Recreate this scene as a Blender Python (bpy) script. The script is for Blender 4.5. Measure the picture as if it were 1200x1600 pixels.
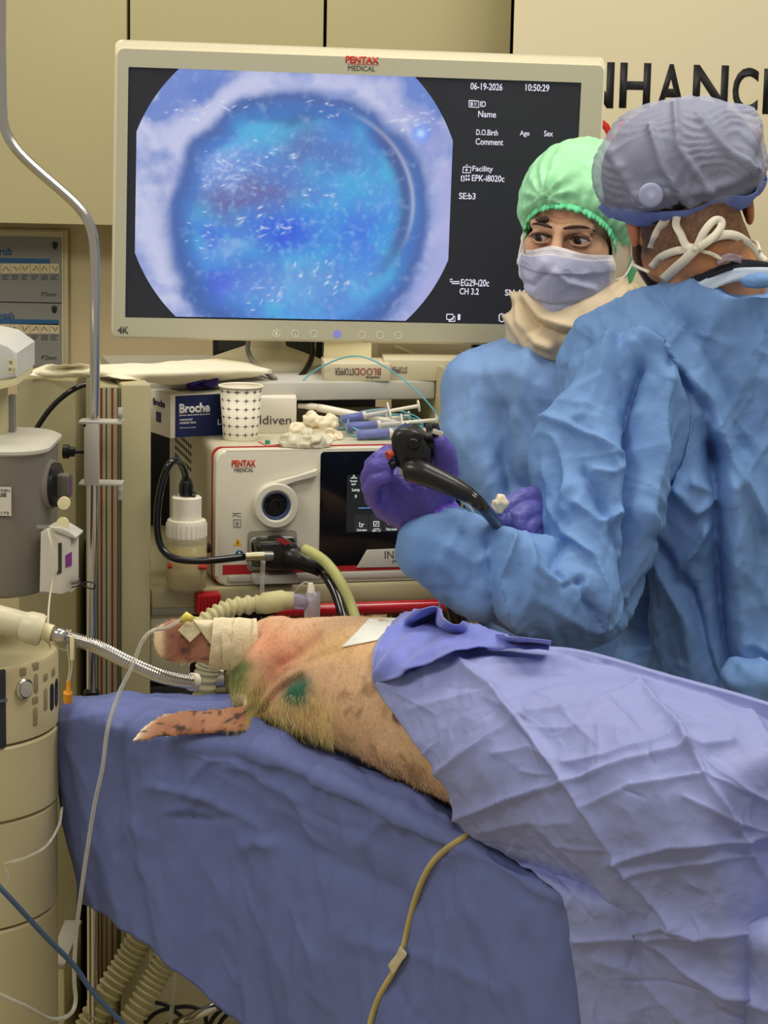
import bpy, bmesh, math, random
import numpy as np
from mathutils import Vector, Matrix, noise
from mathutils.bvhtree import BVHTree
random.seed(4)
for o in list(bpy.data.objects): bpy.data.objects.remove(o)
SC = bpy.context.scene
COL = SC.collection
rad = math.radians

# ---------------------------------------------------------------- camera
F = 3600.0; PITCH = rad(10.16); ROLL = rad(1.2); CAMZ = 1.72
CAMP = Vector((0, 0, CAMZ))
FW = Vector((0, math.cos(PITCH), -math.sin(PITCH)))
R0 = Vector((1, 0, 0)); U0 = Vector((0, math.sin(PITCH), math.cos(PITCH)))
RT = R0*math.cos(ROLL) + U0*math.sin(ROLL)
UP = -R0*math.sin(ROLL) + U0*math.cos(ROLL)
cd = bpy.data.cameras.new('camera'); cam = bpy.data.objects.new('camera', cd); COL.objects.link(cam)
cd.sensor_fit = 'VERTICAL'; cd.sensor_height = 36; cd.lens = F*36/1600
cd.clip_start = .05; cd.clip_end = 60
cam.matrix_world = Matrix(((RT.x, UP.x, -FW.x, 0), (RT.y, UP.y, -FW.y, 0), (RT.z, UP.z, -FW.z, CAMZ), (0, 0, 0, 1)))
SC.camera = cam

# ---------------------------------------------------------------- light
w = bpy.data.worlds.new('world'); SC.world = w; w.use_nodes = True
w.node_tree.nodes['Background'].inputs[0].default_value = (1.0, .93, .80, 1)
w.node_tree.nodes['Background'].inputs[1].default_value = .38
def area(name, loc, target, size, power, col, sy=None):
    l = bpy.data.lights.new(name, 'AREA'); l.size = size; l.energy = power; l.color = col
    if sy: l.shape = 'RECTANGLE'; l.size_y = sy
    o = bpy.data.objects.new(name, l); COL.objects.link(o); o.location = loc
    o.rotation_euler = (Vector(target)-Vector(loc)).to_track_quat('-Z', 'Y').to_euler()
    return o
area('ceiling_or_fill_lamp', (.9, 3.0, 3.1), (.5, 2.9, 0), .9, 30, (1, .93, .82), .9)
area('ceiling_or_fill_lamp', (-.5, 3.6, 3.1), (-.5, 3.8, 0), .9, 17, (1, .90, .74), .6)
area('ceiling_or_fill_lamp', (.6, 1.2, 3.1), (.3, 2.4, .6), 1.2, 18, (1, .95, .88), .6)
area('ceiling_or_fill_lamp', (-1.7, 1.9, 2.9), (-.3, 3.4, 1.0), 1.0, 24, (1, .94, .84), .6)  # added fill from the left, brightens the processor's left side
vs = SC.view_settings
vs.view_transform = 'Standard'; vs.look = 'None'; vs.exposure = -0.12; vs.gamma = 1.0; vs.use_curve_mapping = False

# ---------------------------------------------------------------- projection
def ray(px, py): return (RT*((px-600)/F) + UP*((800-py)/F) + FW)
def P(px, py, Y):
    d = ray(px, py); return CAMP + d*(Y/d.y)
def PZ(px, py, z):
    d = ray(px, py); return CAMP + d*((z-CAMZ)/d.z)
def PL(px, py, o, n):
    d = ray(px, py); return CAMP + d*((o-CAMP).dot(n)/d.dot(n))
def proj(co):
    c = np.asarray(co, float) - np.array([0, 0, CAMZ])
    d = c@np.array(FW); return 600+F*(c@np.array(RT))/d, 800-F*(c@np.array(UP))/d
class Fr:
    "a plane to build on: x along it, y up it, z out of it"
    def __init__(s, o, ex, ey):
        s.o = Vector(o); s.ex = Vector(ex).normalized(); s.ez = s.ex.cross(Vector(ey)).normalized(); s.ey = s.ez.cross(s.ex)
    def p(s, x, y, z=0): return s.o + s.ex*x + s.ey*y + s.ez*z
    def px(s, px, py, z=0):
        h = PL(px, py, s.o+s.ez*z, s.ez) - s.o; return h.dot(s.ex), h.dot(s.ey)
    def m(s): return Matrix(((s.ex.x, s.ey.x, s.ez.x, s.o.x), (s.ex.y, s.ey.y, s.ez.y, s.o.y), (s.ex.z, s.ey.z, s.ez.z, s.o.z), (0, 0, 0, 1)))
    def at(s, x, y, z=0): return Fr(s.p(x, y, z), s.ex, s.ey)
def YF(px, py, Y, ang=0):
    a = rad(ang); return Fr(P(px, py, Y), (math.cos(a), math.sin(a), 0), (0, 0, 1))

# ---------------------------------------------------------------- materials
def lin(c):
    c = c/255; return c/12.92 if c <= .04045 else ((c+.055)/1.055)**2.4
MATS = {}
def mat(name, rgb, rough=.5, metal=0, bump=0, bscale=60, var=0, vscale=8, trans=0, emit=0, alpha=1, vcol=None, spec=.4, sss=0, ior=1.45, stretch=None, voro=0, vosc=20, sheen=0, coat=0):
    if name in MATS: return MATS[name]
    m = bpy.data.materials.new(name); MATS[name] = m; m.use_nodes = True
    nt = m.node_tree; N = nt.nodes; L = nt.links; b = N['Principled BSDF']
    c = (lin(rgb[0]), lin(rgb[1]), lin(rgb[2]), 1)
    b.inputs['Base Color'].default_value = c; b.inputs['Roughness'].default_value = rough
    b.inputs['Metallic'].default_value = metal; b.inputs['Specular IOR Level'].default_value = spec
    b.inputs['IOR'].default_value = ior
    if trans: b.inputs['Transmission Weight'].default_value = trans
    if alpha < 1: b.inputs['Alpha'].default_value = alpha
    if sss: b.inputs['Subsurface Weight'].default_value = sss; b.inputs['Subsurface Scale'].default_value = .01
    if sheen: b.inputs['Sheen Weight'].default_value = sheen
    if coat: b.inputs['Coat Weight'].default_value = coat
    tc = N.new('ShaderNodeTexCoord'); co = tc.outputs['Object']
    if stretch:
        mp = N.new('ShaderNodeMapping'); mp.inputs['Scale'].default_value = stretch; L.new(co, mp.inputs[0]); co = mp.outputs[0]
    csrc = None
    if vcol:
        a = N.new('ShaderNodeVertexColor'); a.layer_name = vcol; csrc = a.outputs[0]
    if var:
        n = N.new('ShaderNodeTexNoise'); n.inputs['Scale'].default_value = vscale; n.inputs['Detail'].default_value = 5
        L.new(co, n.inputs['Vector'])
        mr = N.new('ShaderNodeMapRange'); mr.inputs[1].default_value = .3; mr.inputs[2].default_value = .7
        mr.inputs[3].default_value = 1-var; mr.inputs[4].default_value = 1+var; L.new(n.outputs[0], mr.inputs[0])
        mx = N.new('ShaderNodeMix'); mx.data_type = 'RGBA'; mx.blend_type = 'MULTIPLY'; mx.inputs[0].default_value = 1
        if csrc: L.new(csrc, mx.inputs[6])
        else: mx.inputs[6].default_value = c
        L.new(mr.outputs[0], mx.inputs[7]); csrc = mx.outputs[2]
    if csrc: L.new(csrc, b.inputs['Base Color'])
    if emit:
        if csrc: L.new(csrc, b.inputs['Emission Color'])
        else: b.inputs['Emission Color'].default_value = c
        b.inputs['Emission Strength'].default_value = emit
        if not trans: b.inputs['Base Color'].default_value = (.01, .01, .01, 1)
        for l in list(L):
            if l.to_socket == b.inputs['Base Color']: L.remove(l)
    nrm = None
    if bump:
        n = N.new('ShaderNodeTexNoise'); n.inputs['Scale'].default_value = bscale; n.inputs['Detail'].default_value = 4; L.new(co, n.inputs['Vector'])
        bp = N.new('ShaderNodeBump'); bp.inputs['Strength'].default_value = bump; bp.inputs['Distance'].default_value = .004
        L.new(n.outputs[0], bp.inputs['Height']); nrm = bp
    if voro:
        n = N.new('ShaderNodeTexVoronoi'); n.feature = 'DISTANCE_TO_EDGE'; n.inputs['Scale'].default_value = vosc; 
        wn = N.new('ShaderNodeTexNoise'); wn.inputs['Scale'].default_value = vosc*.6; L.new(co, wn.inputs['Vector'])
        ad = N.new('ShaderNodeVectorMath'); ad.operation = 'MULTIPLY_ADD'; L.new(wn.outputs['Color'], ad.inputs[0]); ad.inputs[1].default_value = (.06,)*3; L.new(co, ad.inputs[2])
        L.new(ad.outputs[0], n.inputs['Vector'])
        bp = N.new('ShaderNodeBump'); bp.inputs['Strength'].default_value = voro; bp.inputs['Distance'].default_value = .006
        L.new(n.outputs['Distance'], bp.inputs['Height'])
        if nrm: L.new(nrm.outputs[0], bp.inputs['Normal'])
        nrm = bp
    if nrm: L.new(nrm.outputs[0], b.inputs['Normal'])
    return m

# ---------------------------------------------------------------- object plumbing
ORG = {}
def tag(o, label, cat, group=None, kind=None):
    o['label'] = label; o['category'] = cat
    if group: o['group'] = group
    if kind: o['kind'] = kind
    return o
def thing(name, label, cat, loc, group=None):
    o = bpy.data.objects.new(name, None); COL.objects.link(o); o.location = loc; o.empty_display_size = .05
    ORG[o.name] = Vector(loc); return tag(o, label, cat, group)
def link(me, name, m, parent=None, smooth=True, shift=True):
    n = len(me.vertices); co = np.empty(n*3, 'f'); me.vertices.foreach_get('co', co); co = co.reshape(-1, 3)
    lo = co.min(0); hi = co.max(0); c = (lo+hi)/2
    if not parent: c[2] = lo[2]
    co -= c; me.vertices.foreach_set('co', co.ravel())
    o = bpy.data.objects.new(name, me); COL.objects.link(o)
    org = Vector([float(v) for v in c]); ORG[o.name] = org
    if parent: o.parent = parent; o.location = org-ORG[parent.name]
    else: o.location = org
    if m:
        me.materials.clear()
        for k in (m if isinstance(m, (list, tuple)) else [m]): me.materials.append(k)
    if smooth: me.shade_smooth()
    me.name = name; me.update()
    return o
def struct(o): o['kind'] = 'structure'; return o

class MB:
    def __init__(s): s.bm = bmesh.new()
    def _faces(s, vs, fs):
        V = [s.bm.verts.new(v) for v in vs]
        for f in fs:
            try: s.bm.faces.new([V[i] for i in f])
            except ValueError: pass
        return V
    def box(s, fr, x0, x1, y0, y1, z0, z1, bev=0, seg=2):
        pts = [fr.p(x, y, z) for z in (z0, z1) for y in (y0, y1) for x in (x0, x1)]
        V = s._faces(pts, [(0, 2, 3, 1), (4, 5, 7, 6), (0, 1, 5, 4), (2, 6, 7, 3), (0, 4, 6, 2), (1, 3, 7, 5)])
        if bev:
            es = list({e for v in V for e in v.link_edges})
            bmesh.ops.bevel(s.bm, geom=es, offset=bev, segments=seg, profile=.5, affect='EDGES')
        return s
    def prism(s, fr, pts, z0, z1, bev=0, seg=2):
        n = len(pts)
        V = s._faces([fr.p(x, y, z0) for x, y in pts]+[fr.p(x, y, z1) for x, y in pts],
                     [tuple(range(n))[::-1], tuple(range(n, 2*n))]+[(i, (i+1) % n, n+(i+1) % n, n+i) for i in range(n)])
        if bev:
            top = V[n:]; es = [e for v in top for e in v.link_edges if e.other_vert(v) in top]
            bmesh.ops.bevel(s.bm, geom=list(set(es)), offset=bev, segments=seg, profile=.5, affect='EDGES')
        return s
    def rings(s, R, closed=True, cap=True):
        n = len(R[0]); vs = [p for r in R for p in r]; fs = []
        for i in range(len(R)-1):
            for j in range(n if closed else n-1):
                k = (j+1) % n; fs.append((i*n+j, i*n+k, (i+1)*n+k, (i+1)*n+j))
        if cap and closed:
            fs.append(tuple(range(n))[::-1]); fs.append(tuple(range((len(R)-1)*n, len(R)*n)))
        s._faces(vs, fs); return s
    def tube(s, path, r, seg=12, cap=True):
        pts = [Vector(p) for p in path]; R = []; nrm = None
        for i, p in enumerate(pts):
            t = (pts[min(i+1, len(pts)-1)]-pts[max(i-1, 0)])
            if t.length < 1e-9: t = Vector((0, 0, 1))
            t.normalize()
            if nrm is None:
                nrm = t.orthogonal().normalized()
            nrm = (nrm-t*nrm.dot(t)).normalized(); b = t.cross(nrm)
            rr = r[i] if isinstance(r, (list, tuple)) else r
            R.append([p+nrm*(rr*math.cos(a))+b*(rr*math.sin(a)) for a in [2*math.pi*k/seg for k in range(seg)]])
        return s.rings(R, cap=cap)
    def capsule(s, a, b, ra, rb, seg=14):
        a = Vector(a); b = Vector(b); d = b-a
        if d.length < 1e-7: d = Vector((0, 0, 1e-4))
        u = d.normalized(); path = []; rr = []
        for k in range(5):
            th = math.pi/2*(1-k/4); path.append(a-u*ra*math.sin(th)); rr.append(max(ra*math.cos(th), 1e-4))
        for k in range(1, 5):
            t = k/5; path.append(a+d*t); rr.append(ra+(rb-ra)*t)
        for k in range(5):
            th = math.pi/2*k/4; path.append(b+u*rb*math.sin(th)); rr.append(max(rb*math.cos(th), 1e-4))
        return s.tube(path, rr, seg)
    def chain(s, pts, rs, seg=14):
        for i in range(len(pts)-1): s.capsule(pts[i], pts[i+1], rs[i], rs[i+1], seg)
        return s
    def ell(s, c, rx, ry, rz, M=None, seg=24):
        c = Vector(c); R = []
        for i in range(seg//2+1):
            th = math.pi*i/(seg//2); z = math.cos(th); q = max(math.sin(th), 1e-3)
            R.append([c+((M@Vector((rx*q*math.cos(a), ry*q*math.sin(a), rz*z))) if M else Vector((rx*q*math.cos(a), ry*q*math.sin(a), rz*z))) for a in [2*math.pi*k/seg for k in range(seg)]])
        return s.rings(R)
    def lathe(s, fr, prof, seg=32, cap=True):
        "prof: (r, h) ; axis is the frame's z"
        return s.rings([[fr.p(r*math.cos(2*math.pi*k/seg), r*math.sin(2*math.pi*k/seg), h) for k in range(seg)] for r, h in prof], cap=cap)
    def grid(s, G):
        return s.rings(G, closed=False, cap=False)
    def me(s, fix=True):
        if fix: bmesh.ops.recalc_face_normals(s.bm, faces=s.bm.faces)
        me = bpy.data.meshes.new('m'); s.bm.to_mesh(me); s.bm.free(); return me
    def build(s, name, m, parent=None, smooth=False, auto=True):
        me = s.me()
        o = link(me, name, m, parent, smooth=True)
        if not smooth: 
            me.set_sharp_from_angle(angle=rad(38))
        return o
def remesh(mb, voxel, it=6, fac=.5):
    me = mb.me(); o = bpy.data.objects.new('tmp', me); COL.objects.link(o)
    r = o.modifiers.new('r', 'REMESH'); r.mode = 'VOXEL'; r.voxel_size = voxel
    if it: sm = o.modifiers.new('s', 'SMOOTH'); sm.factor = fac; sm.iterations = it
    dg = bpy.context.evaluated_depsgraph_get(); out = bpy.data.meshes.new_from_object(o.evaluated_get(dg))
    bpy.data.objects.remove(o); bpy.data.meshes.remove(me); return out
def get(me):
    n = len(me.vertices); a = np.empty(n*3, 'f'); me.vertices.foreach_get('co', a)
    b = np.empty(n*3, 'f'); me.vertex_normals.foreach_get('vector', b); return a.reshape(-1, 3).astype(float), b.reshape(-1, 3).astype(float)
def put(me, co): me.vertices.foreach_set('co', np.asarray(co, 'f').ravel()); me.update()
def setcol(me, name, rgb):
    a = me.color_attributes.new(name, 'FLOAT_COLOR', 'POINT'); c = np.ones((len(me.vertices), 4), 'f'); c[:, :3] = rgb
    a.data.foreach_set('color', c.ravel())
def slin(c):
    c = np.asarray(c, float)/255; return np.where(c <= .04045, c/12.92, ((c+.055)/1.055)**2.4)

def cr(p0, p1, p2, p3, t):
    return .5*((2*p1)+(-p0+p2)*t+(2*p0-5*p1+4*p2-p3)*t*t+(-p0+3*p1-3*p2+p3)*t**3)
def spline(pts, n):
    "Catmull-Rom through rows of numbers, n samples in all"
    A = np.array([list(p) for p in pts], float); k = len(A)-1
    E = np.vstack([2*A[0]-A[1], A, 2*A[-1]-A[-2]]); out = []
    for s in np.linspace(0, k, n):
        i = min(int(s), k-1); out.append(cr(E[i], E[i+1], E[i+2], E[i+3], s-i))
    return np.array(out)
def curve(pts, n=60): return [Vector(p) for p in spline(pts, n)]
def pcurve(pts, n=60): return curve([P(*p) for p in pts], n)
def dense(rows, nu, nv):
    "rows of control points (any width) -> nv x nu array"
    A = np.array([spline(r, nu) for r in rows]); return np.array([spline(A[:, j], nv) for j in range(nu)]).transpose(1, 0, 2)
def gnormals(G):
    du = np.gradient(G, axis=1); dv = np.gradient(G, axis=0); n = np.cross(du, dv); l = np.linalg.norm(n, axis=2, keepdims=True); n = n/np.maximum(l, 1e-9)
    c = np.array([0, 0, CAMZ])-G; s = np.sign((n*c).sum(2, keepdims=True)); return n*np.where(s == 0, 1, s)
def segdist(X, Y, pts):
    "distance of pixels to a polyline, and 0..1 along it"
    best = np.full(X.shape, 1e9)
    for (x0, y0), (x1, y1) in zip(pts[:-1], pts[1:]):
        dx, dy = x1-x0, y1-y0; t = np.clip(((X-x0)*dx+(Y-y0)*dy)/(dx*dx+dy*dy+1e-9), 0, 1)
        best = np.minimum(best, np.hypot(X-x0-t*dx, Y-y0-t*dy))
    return best
def sidedist(X, Y, pts):
    best = np.full(X.shape, 1e9); sg = np.zeros(X.shape)
    for (x0, y0), (x1, y1) in zip(pts[:-1], pts[1:]):
        dx, dy = x1-x0, y1-y0; t = np.clip(((X-x0)*dx+(Y-y0)*dy)/(dx*dx+dy*dy+1e-9), 0, 1)
        d = np.hypot(X-x0-t*dx, Y-y0-t*dy); c = dx*(Y-y0)-dy*(X-x0)
        sg = np.where(d < best, np.sign(c), sg); best = np.minimum(best, d)
    return best*sg
def folds(co, F_, pw=2.0):
    "height of cloth folds lying along lines; (line, height m, width px[, one-sided])"
    X, Y = proj(co); h = np.zeros(X.shape)
    for f in F_:
        pts, a, wd = f[:3]
        if len(f) > 3:   # a step-like tuck: steep on one side, slow on the other
            d = sidedist(X, Y, pts)*f[3]; e = segdist(X, Y, pts); h += a*np.where(d > 0, np.exp(-e/(wd*3.0)), np.exp(-(e/(wd*.5))**2))
        else:
            d = segdist(X, Y, pts); h += a*np.exp(-(d/wd)**pw)
    return h
def creases(co, boxpx, n, seed, amp, wd, ang=90, spread=30, L=(30, 110), pw=1.0):
    "many short straight creases pressed into cloth"
    g = random.Random(seed); X, Y = proj(co); h = np.zeros(X.shape)
    for _ in range(n):
        x = g.uniform(boxpx[0], boxpx[2]); y = g.uniform(boxpx[1], boxpx[3]); a = rad(g.gauss(ang, spread)); l = g.uniform(*L)/2; w = wd*g.uniform(.6, 1.5)
        b = a+rad(g.gauss(0, 12)); pts = [(x-l*math.cos(a), y-l*math.sin(a)), (x, y), (x+l*math.cos(b), y+l*math.sin(b))]
        m = (np.abs(X-x) < l+6*w) & (np.abs(Y-y) < l+6*w)
        if not m.any(): continue
        d = segdist(X[m], Y[m], pts); e = np.hypot(X[m]-x, Y[m]-y)/l
        h[m] += amp*g.choice((1, 1, -1))*g.uniform(.5, 1.2)*np.exp(-(d/w)**pw)*np.clip(1.1-e*e, 0, 1)
    return h
def crumple(co, sc, seed, st=(1, 1, 1), warp=.35):
    "creased-paper height: facets with ridges between them, -.5...5"
    out = np.empty(len(co)); S = np.array(st)*sc; off = Vector((seed*7.3, seed*3.1, seed*5.7))
    for i, c in enumerate(co*S):
        p = Vector(c)+off; p += noise.noise_vector(p*.8)*warp
        d = noise.voronoi(p)[0]; out[i] = d[1]-d[0]
    return .5-out
def fbm(co, sc, seed, oct_=4, st=(1, 1, 1)):
    S = np.array(st)*sc; off = Vector((seed*3.7, seed*9.1, seed*1.7))
    return np.array([noise.fractal(Vector(c)+off, 1.0, 2.0, oct_) for c in co*S])
def ridged(co, sc, seed, st=(1, 1, 1), warp=.5):
    "long sharp crests, 0..1"
    S = np.array(st)*sc; off = Vector((seed*5.3, seed*2.9, seed*8.1)); out = np.empty(len(co))
    for i, c in enumerate(co*S):
        p = Vector(c)+off; p += noise.noise_vector(p*.7)*warp; out[i] = 1-min(1, abs(noise.noise(p))*2.4)
    return out
def sstep(x, a, b):
    t = np.clip((x-a)/(b-a), 0, 1); return t*t*(3-2*t)
def gridmesh(G):
    nv, nu = G.shape[:2]; me = bpy.data.meshes.new('g')
    fs = [(i*nu+j, i*nu+j+1, (i+1)*nu+j+1, (i+1)*nu+j) for i in range(nv-1) for j in range(nu-1)]
    me.from_pydata([tuple(v) for v in G.reshape(-1, 3)], [], fs); me.update(); return me
def thick(o, t=.0012, off=0):
    m = o.modifiers.new('thickness', 'SOLIDIFY'); m.thickness = t; m.offset = off; return o

_fc = {}
def text(fr, s, x0, y0, x1, y1, m, parent, z=.0006, rot=0, bold=0, name='lettering', deep=.0004, shear=0):
    "lettering fitted into a box on the frame"
    c = bpy.data.curves.new('t', 'FONT'); c.body = s; c.size = 1; c.extrude = 0; c.offset = bold; c.shear = shear; c.resolution_u = 4
    o = bpy.data.objects.new('t', c); COL.objects.link(o)
    me = bpy.data.meshes.new_from_object(o.evaluated_get(bpy.context.evaluated_depsgraph_get()))
    bpy.data.objects.remove(o); bpy.data.curves.remove(c)
    co, _ = get(me); lo = co.min(0); hi = co.max(0)
    u = (co[:, 0]-lo[0])/max(hi[0]-lo[0], 1e-6); v = (co[:, 1]-lo[1])/max(hi[1]-lo[1], 1e-6)
    if rot == 180: u = 1-u; v = 1-v
    X = x0+(x1-x0)*u; Yy = y0+(y1-y0)*v
    put(me, [fr.p(a, b, z) for a, b in zip(X, Yy)])
    me.flip_normals() if False else None
    ob = link(me, name, m, parent, smooth=False)
    sm = ob.modifiers.new('thickness', 'SOLIDIFY'); sm.thickness = deep; sm.offset = 0
    return ob
def textpx(fr, s, a, b, c, d, m, parent, **k):
    "pixel box left, top, right, bottom"
    z = k.get('z', .0006)
    x0, y0 = fr.px(a, d, z); x1, y1 = fr.px(c, b, z); xm, ym = fr.px(a, b, z)
    return text(fr, s, x0, y0, x0+(fr.px(c, d, z)[0]-x0), y0+(ym-y0), m, parent, **k)
def ringpts(fr, x, y, r0, r1, z, n=28):
    return [[fr.p(x+r*math.cos(2*math.pi*k/n), y+r*math.sin(2*math.pi*k/n), zz) for k in range(n)] for r, zz in ((r0, z), (r0, z+.0006), (r1, z+.0006), (r1, z), (r0, z))]

# ================================================================ materials used widely
wall_m = mat('wall_panel_laminate', (188, 180, 138), .55, var=.03, vscale=3)
wall2_m = mat('wall_paint', (196, 180, 142), .7, var=.03, vscale=4)
beige_m = mat('beige_enamel', (176, 168, 130), .45, var=.03, vscale=6)
beige_dark = mat('beige_enamel_olive', (150, 143, 108), .5, var=.03, vscale=6)
cream_m = mat('cream_plastic', (222, 212, 170), .4)
bezel_m = mat('monitor_plastic', (176, 174, 152), .38)
bezel_edge = mat('monitor_plastic_light', (226, 218, 190), .35)
black_m = mat('black_plastic', (22, 22, 24), .4)
blackgloss = mat('black_gloss_rubber', (14, 14, 15), .22, coat=.4)
darkgrey = mat('dark_grey_plastic', (52, 52, 54), .5)
grey_m = mat('grey_plastic', (132, 130, 122), .45)
lgrey_m = mat('light_grey_plastic', (186, 184, 172), .42)
white_m = mat('white_plastic', (232, 226, 208), .4)
chrome = mat('chrome', (205, 203, 196), .16, 1)
steel = mat('brushed_steel', (190, 188, 178), .33, 1)
red_ink = mat('red_print', (205, 50, 42), .5)
black_ink = mat('black_print', (28, 28, 30), .5)
dark_ink = mat('grey_print', (70, 68, 66), .5)
white_ink = mat('white_print', (235, 235, 235), .5)
scr_white = mat('screen_white', (238, 232, 250), emit=.95)
scr_black = mat('screen_black', (30, 33, 42), emit=.75)
clear_m = mat('clear_tubing', (236, 236, 226), .12, trans=.75, ior=1.25, spec=.5)

# ================================================================ setting
floor = struct(MB().box(Fr((0, 0, 0), (1, 0, 0), (0, 1, 0)), -3, 3, -.6, 5.2, -.1, 0).build('floor', mat('floor_vinyl', (188, 176, 140), .4, var=.05, vscale=5)))
YW = 4.6
fw = Fr((0, YW, 0), (1, 0, 0), (0, 0, 1))
zsplit = P(80, 350, YW).z
mb = MB(); mb.box(fw, -3, 3, 0, 3.3, -.30, -.16)
struct(mb.build('wall_back', wall2_m))
xs = [-2.6, P(-215, 30, YW).x, P(200.5, 30, YW).x, P(508, 30, YW).x, P(801, 30, YW).x, P(1180, 30, YW).x, 2.6]
for i in range(len(xs)-1):
    o = MB().box(fw, xs[i]+.0032, xs[i+1]-.0032, zsplit, 3.2, -.16, 0, .002).build('trim_%d' % (i+1), wall_m); struct(o)

# framed hand hygiene notice boards
Yp = YW+.155
fp = YF(0, 570, Yp); 
def pxp(a, b, c, d, z): x0, y0 = fp.px(a, d, z); x1, y1 = fp.px(c, b, z); return x0, x1, y0, y1
r = thing('notice_board', 'pale framed board on the back wall holding two grey hand hygiene posters', 'notice board', P(20, 570, Yp))
x0, x1, y0, y1 = pxp(-130, 359, 107, 571, 0)
MB().box(fp, x0, x1, y0, y1, 0, .008, .002).build('frame', mat('notice_frame', (190, 180, 146), .5), r)
x0, x1, y0, y1 = pxp(-125, 362, 99, 569, .01)
MB().box(fp, x0, x1, y0, y1, .008, .0105, .001).build('backing_sheet', mat('notice_sheet', (200, 192, 160), .5), r)
post_m = mat('poster_grey', (128, 128, 122), .5); blue_ink = mat('poster_blue', (38, 88, 130), .5); pict_m = mat('poster_pictogram', (198, 186, 150), .5); brown_ink = mat('poster_brown', (128, 108, 84), .5)
for (t, b, word, wx, wy0, wy1, barx, bary, py0, py1, hx, hy) in ((371, 470, 'Hand rub', 19, 386, 398, 78, 406, 412, 427, 86, 385), (473, 569, 'Hand wash', 22, 486, 497, 92, 501.5, 506, 521, 85, 485)):
    p = thing('hygiene_poster', 'grey %s poster with hand pictograms, %s one on the notice board' % (word.lower(), 'upper' if t < 400 else 'lower'), 'poster', P(40, b, Yp-.011), 'hand hygiene posters')
    x0, x1, y0, y1 = pxp(-120, t, 96, b, .012); MB().box(fp, x0, x1, y0, y1, .0107, .0118).build('sheet', post_m, p)
    textpx(fp, word, -37, wy0, wx, wy1, blue_ink, p, z=.0122, bold=.02)
    x0, x1, y0, y1 = pxp(-120, bary-1.5, barx, bary+2, .012); MB().box(fp, x0, x1, y0, y1, .0118, .0123).build('blue_bar', blue_ink, p)
    for k in range(7):
        a = -13+k*15.2
        x0, x1, y0, y1 = pxp(a, py0, a+14.2, py1, .012); MB().box(fp, x0, x1, y0, y1, .0118, .0123).build('pictogram', pict_m, p)
        pts = [P(a+2.5+3*q, (py0+py1)/2+4*math.sin(q*2.1+k*1.7), Yp-.0126) for q in range(4)]
        MB().tube(pts, .0010, 6).build('hand_drawing', brown_ink, p)
        for q in range(3):
            x0, x1, y0, y1 = pxp(a+1, py1+3+q*3, a+12-(k*q*3) % 5, py1+4.2+q*3, .012); MB().box(fp, x0, x1, y0, y1, .0118, .0122).build('caption_line', dark_ink, p)
    mb = MB(); cx, cy = fp.px(hx, hy, .012); mb.ell(fp.p(cx, cy, .0125), .005, .0006, .006, seg=12)
    for q in range(4): mb.tube([fp.p(cx-.004+.0027*q, cy, .0125), fp.p(cx-.0048+.0032*q, cy+.0105-abs(q-1.4)*.0015, .0125)], .0011, 6)
    mb.build('hand_symbol', black_ink, p)
    textpx(fp, "P'Onern", 65, b-14, 88, b-7, black_ink, p, z=.0122)

# roll-up banner
Yb = 4.42
fb = YF(800, 600, Yb, 4)
r = thing('roll_up_banner', 'white roll up banner with large black and red capitals behind the man', 'banner', (P(1000, 600, Yb).x, Yb, 0))
def pb(px, py, z=0): return fb.px(px, py, z)
xl = pb(803, 40)[0]; fbb = Fr((fb.p(xl, 0).x, fb.p(xl, 0).y, 0), fb.ex, fb.ey)
MB().box(fbb, 0, 1.0, .10, 2.25, -.0025, 0).build('printed_sheet', mat('banner_sheet', (214, 204, 172), .5, var=.012, vscale=3), r)
MB().box(fbb, -.004, 1.004, 2.25, 2.27, -.012, .006, .003).build('top_rail', steel, r)
MB().box(fbb, -.02, 1.02, 0, .10, -.10, .06, .02).build('cassette_base', steel, r)
for ch, a, c, t, b in (('E', 848, 893, 92, 165), ('N', 902, 958, 96, 168), ('H', 967, 1015, 97.5, 168.5), ('A', 1025, 1069, 99.5, 171), ('N', 1081, 1136, 101, 173), ('C', 1143, 1183, 105, 177), ('E', 1191, 1232, 107, 178)):
    textpx(fb, ch, a, t, c, b, black_ink, r, bold=.025)
for ch, a, c, t, b in (('O', 902, 957, 184, 249), ('U', 964, 1012, 186, 252), ('R', 1152, 1200, 196, 264)):
    textpx(fb, ch, a, t, c, b, red_ink, r, bold=.02)

# ================================================================ cart
TH = 14
fc = YF(335, 915, 3.45, TH)             # processor: front lower left corner
ex, ez = fc.ex, fc.ez                    # ez points towards the viewer
PH = fc.px(345, 703)[1]                  # processor height
zt = fc.o.z+PH                           # top of the processor
zshelf = fc.o.z-.03
cart = thing('endoscopy_cart', 'beige endoscopy cart with red striped side panel carrying the monitor and processor', 'trolley', fc.p(.2, -fc.o.z, -.25))
fcz = Fr((fc.o.x, fc.o.y, 0), fc.ex, fc.ey)   # same frame, y = height above the floor
xa = fc.px(236, 760, .02)[0]; xb = fc.px(190, 760, .02)[0]
ztop = P(215, 588, 3.5).z
MB().box(fcz, xb, xa, .10, ztop, -.14, .02, .004).build('side_panel', beige_m, cart)
MB().box(fcz, xb-.036, xb-.001, .10, ztop-.004, -.13, .012, .003).build('side_rail', beige_dark, cart)
red_line = mat('dark_red_stripe', (120, 40, 32), .5)
fs_ = Fr((fcz.p(xb-.036, 0, 0)), fcz.ez, fcz.ey)
for zz in (-.004, .0):
    pass
for q in (.2, .68):
    MB().box(fcz, xb-.036+.034*q-.0014, xb-.036+.034*q+.0014, .12, ztop-.006, .011, .0128).build('red_stripe', red_line, cart)
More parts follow.
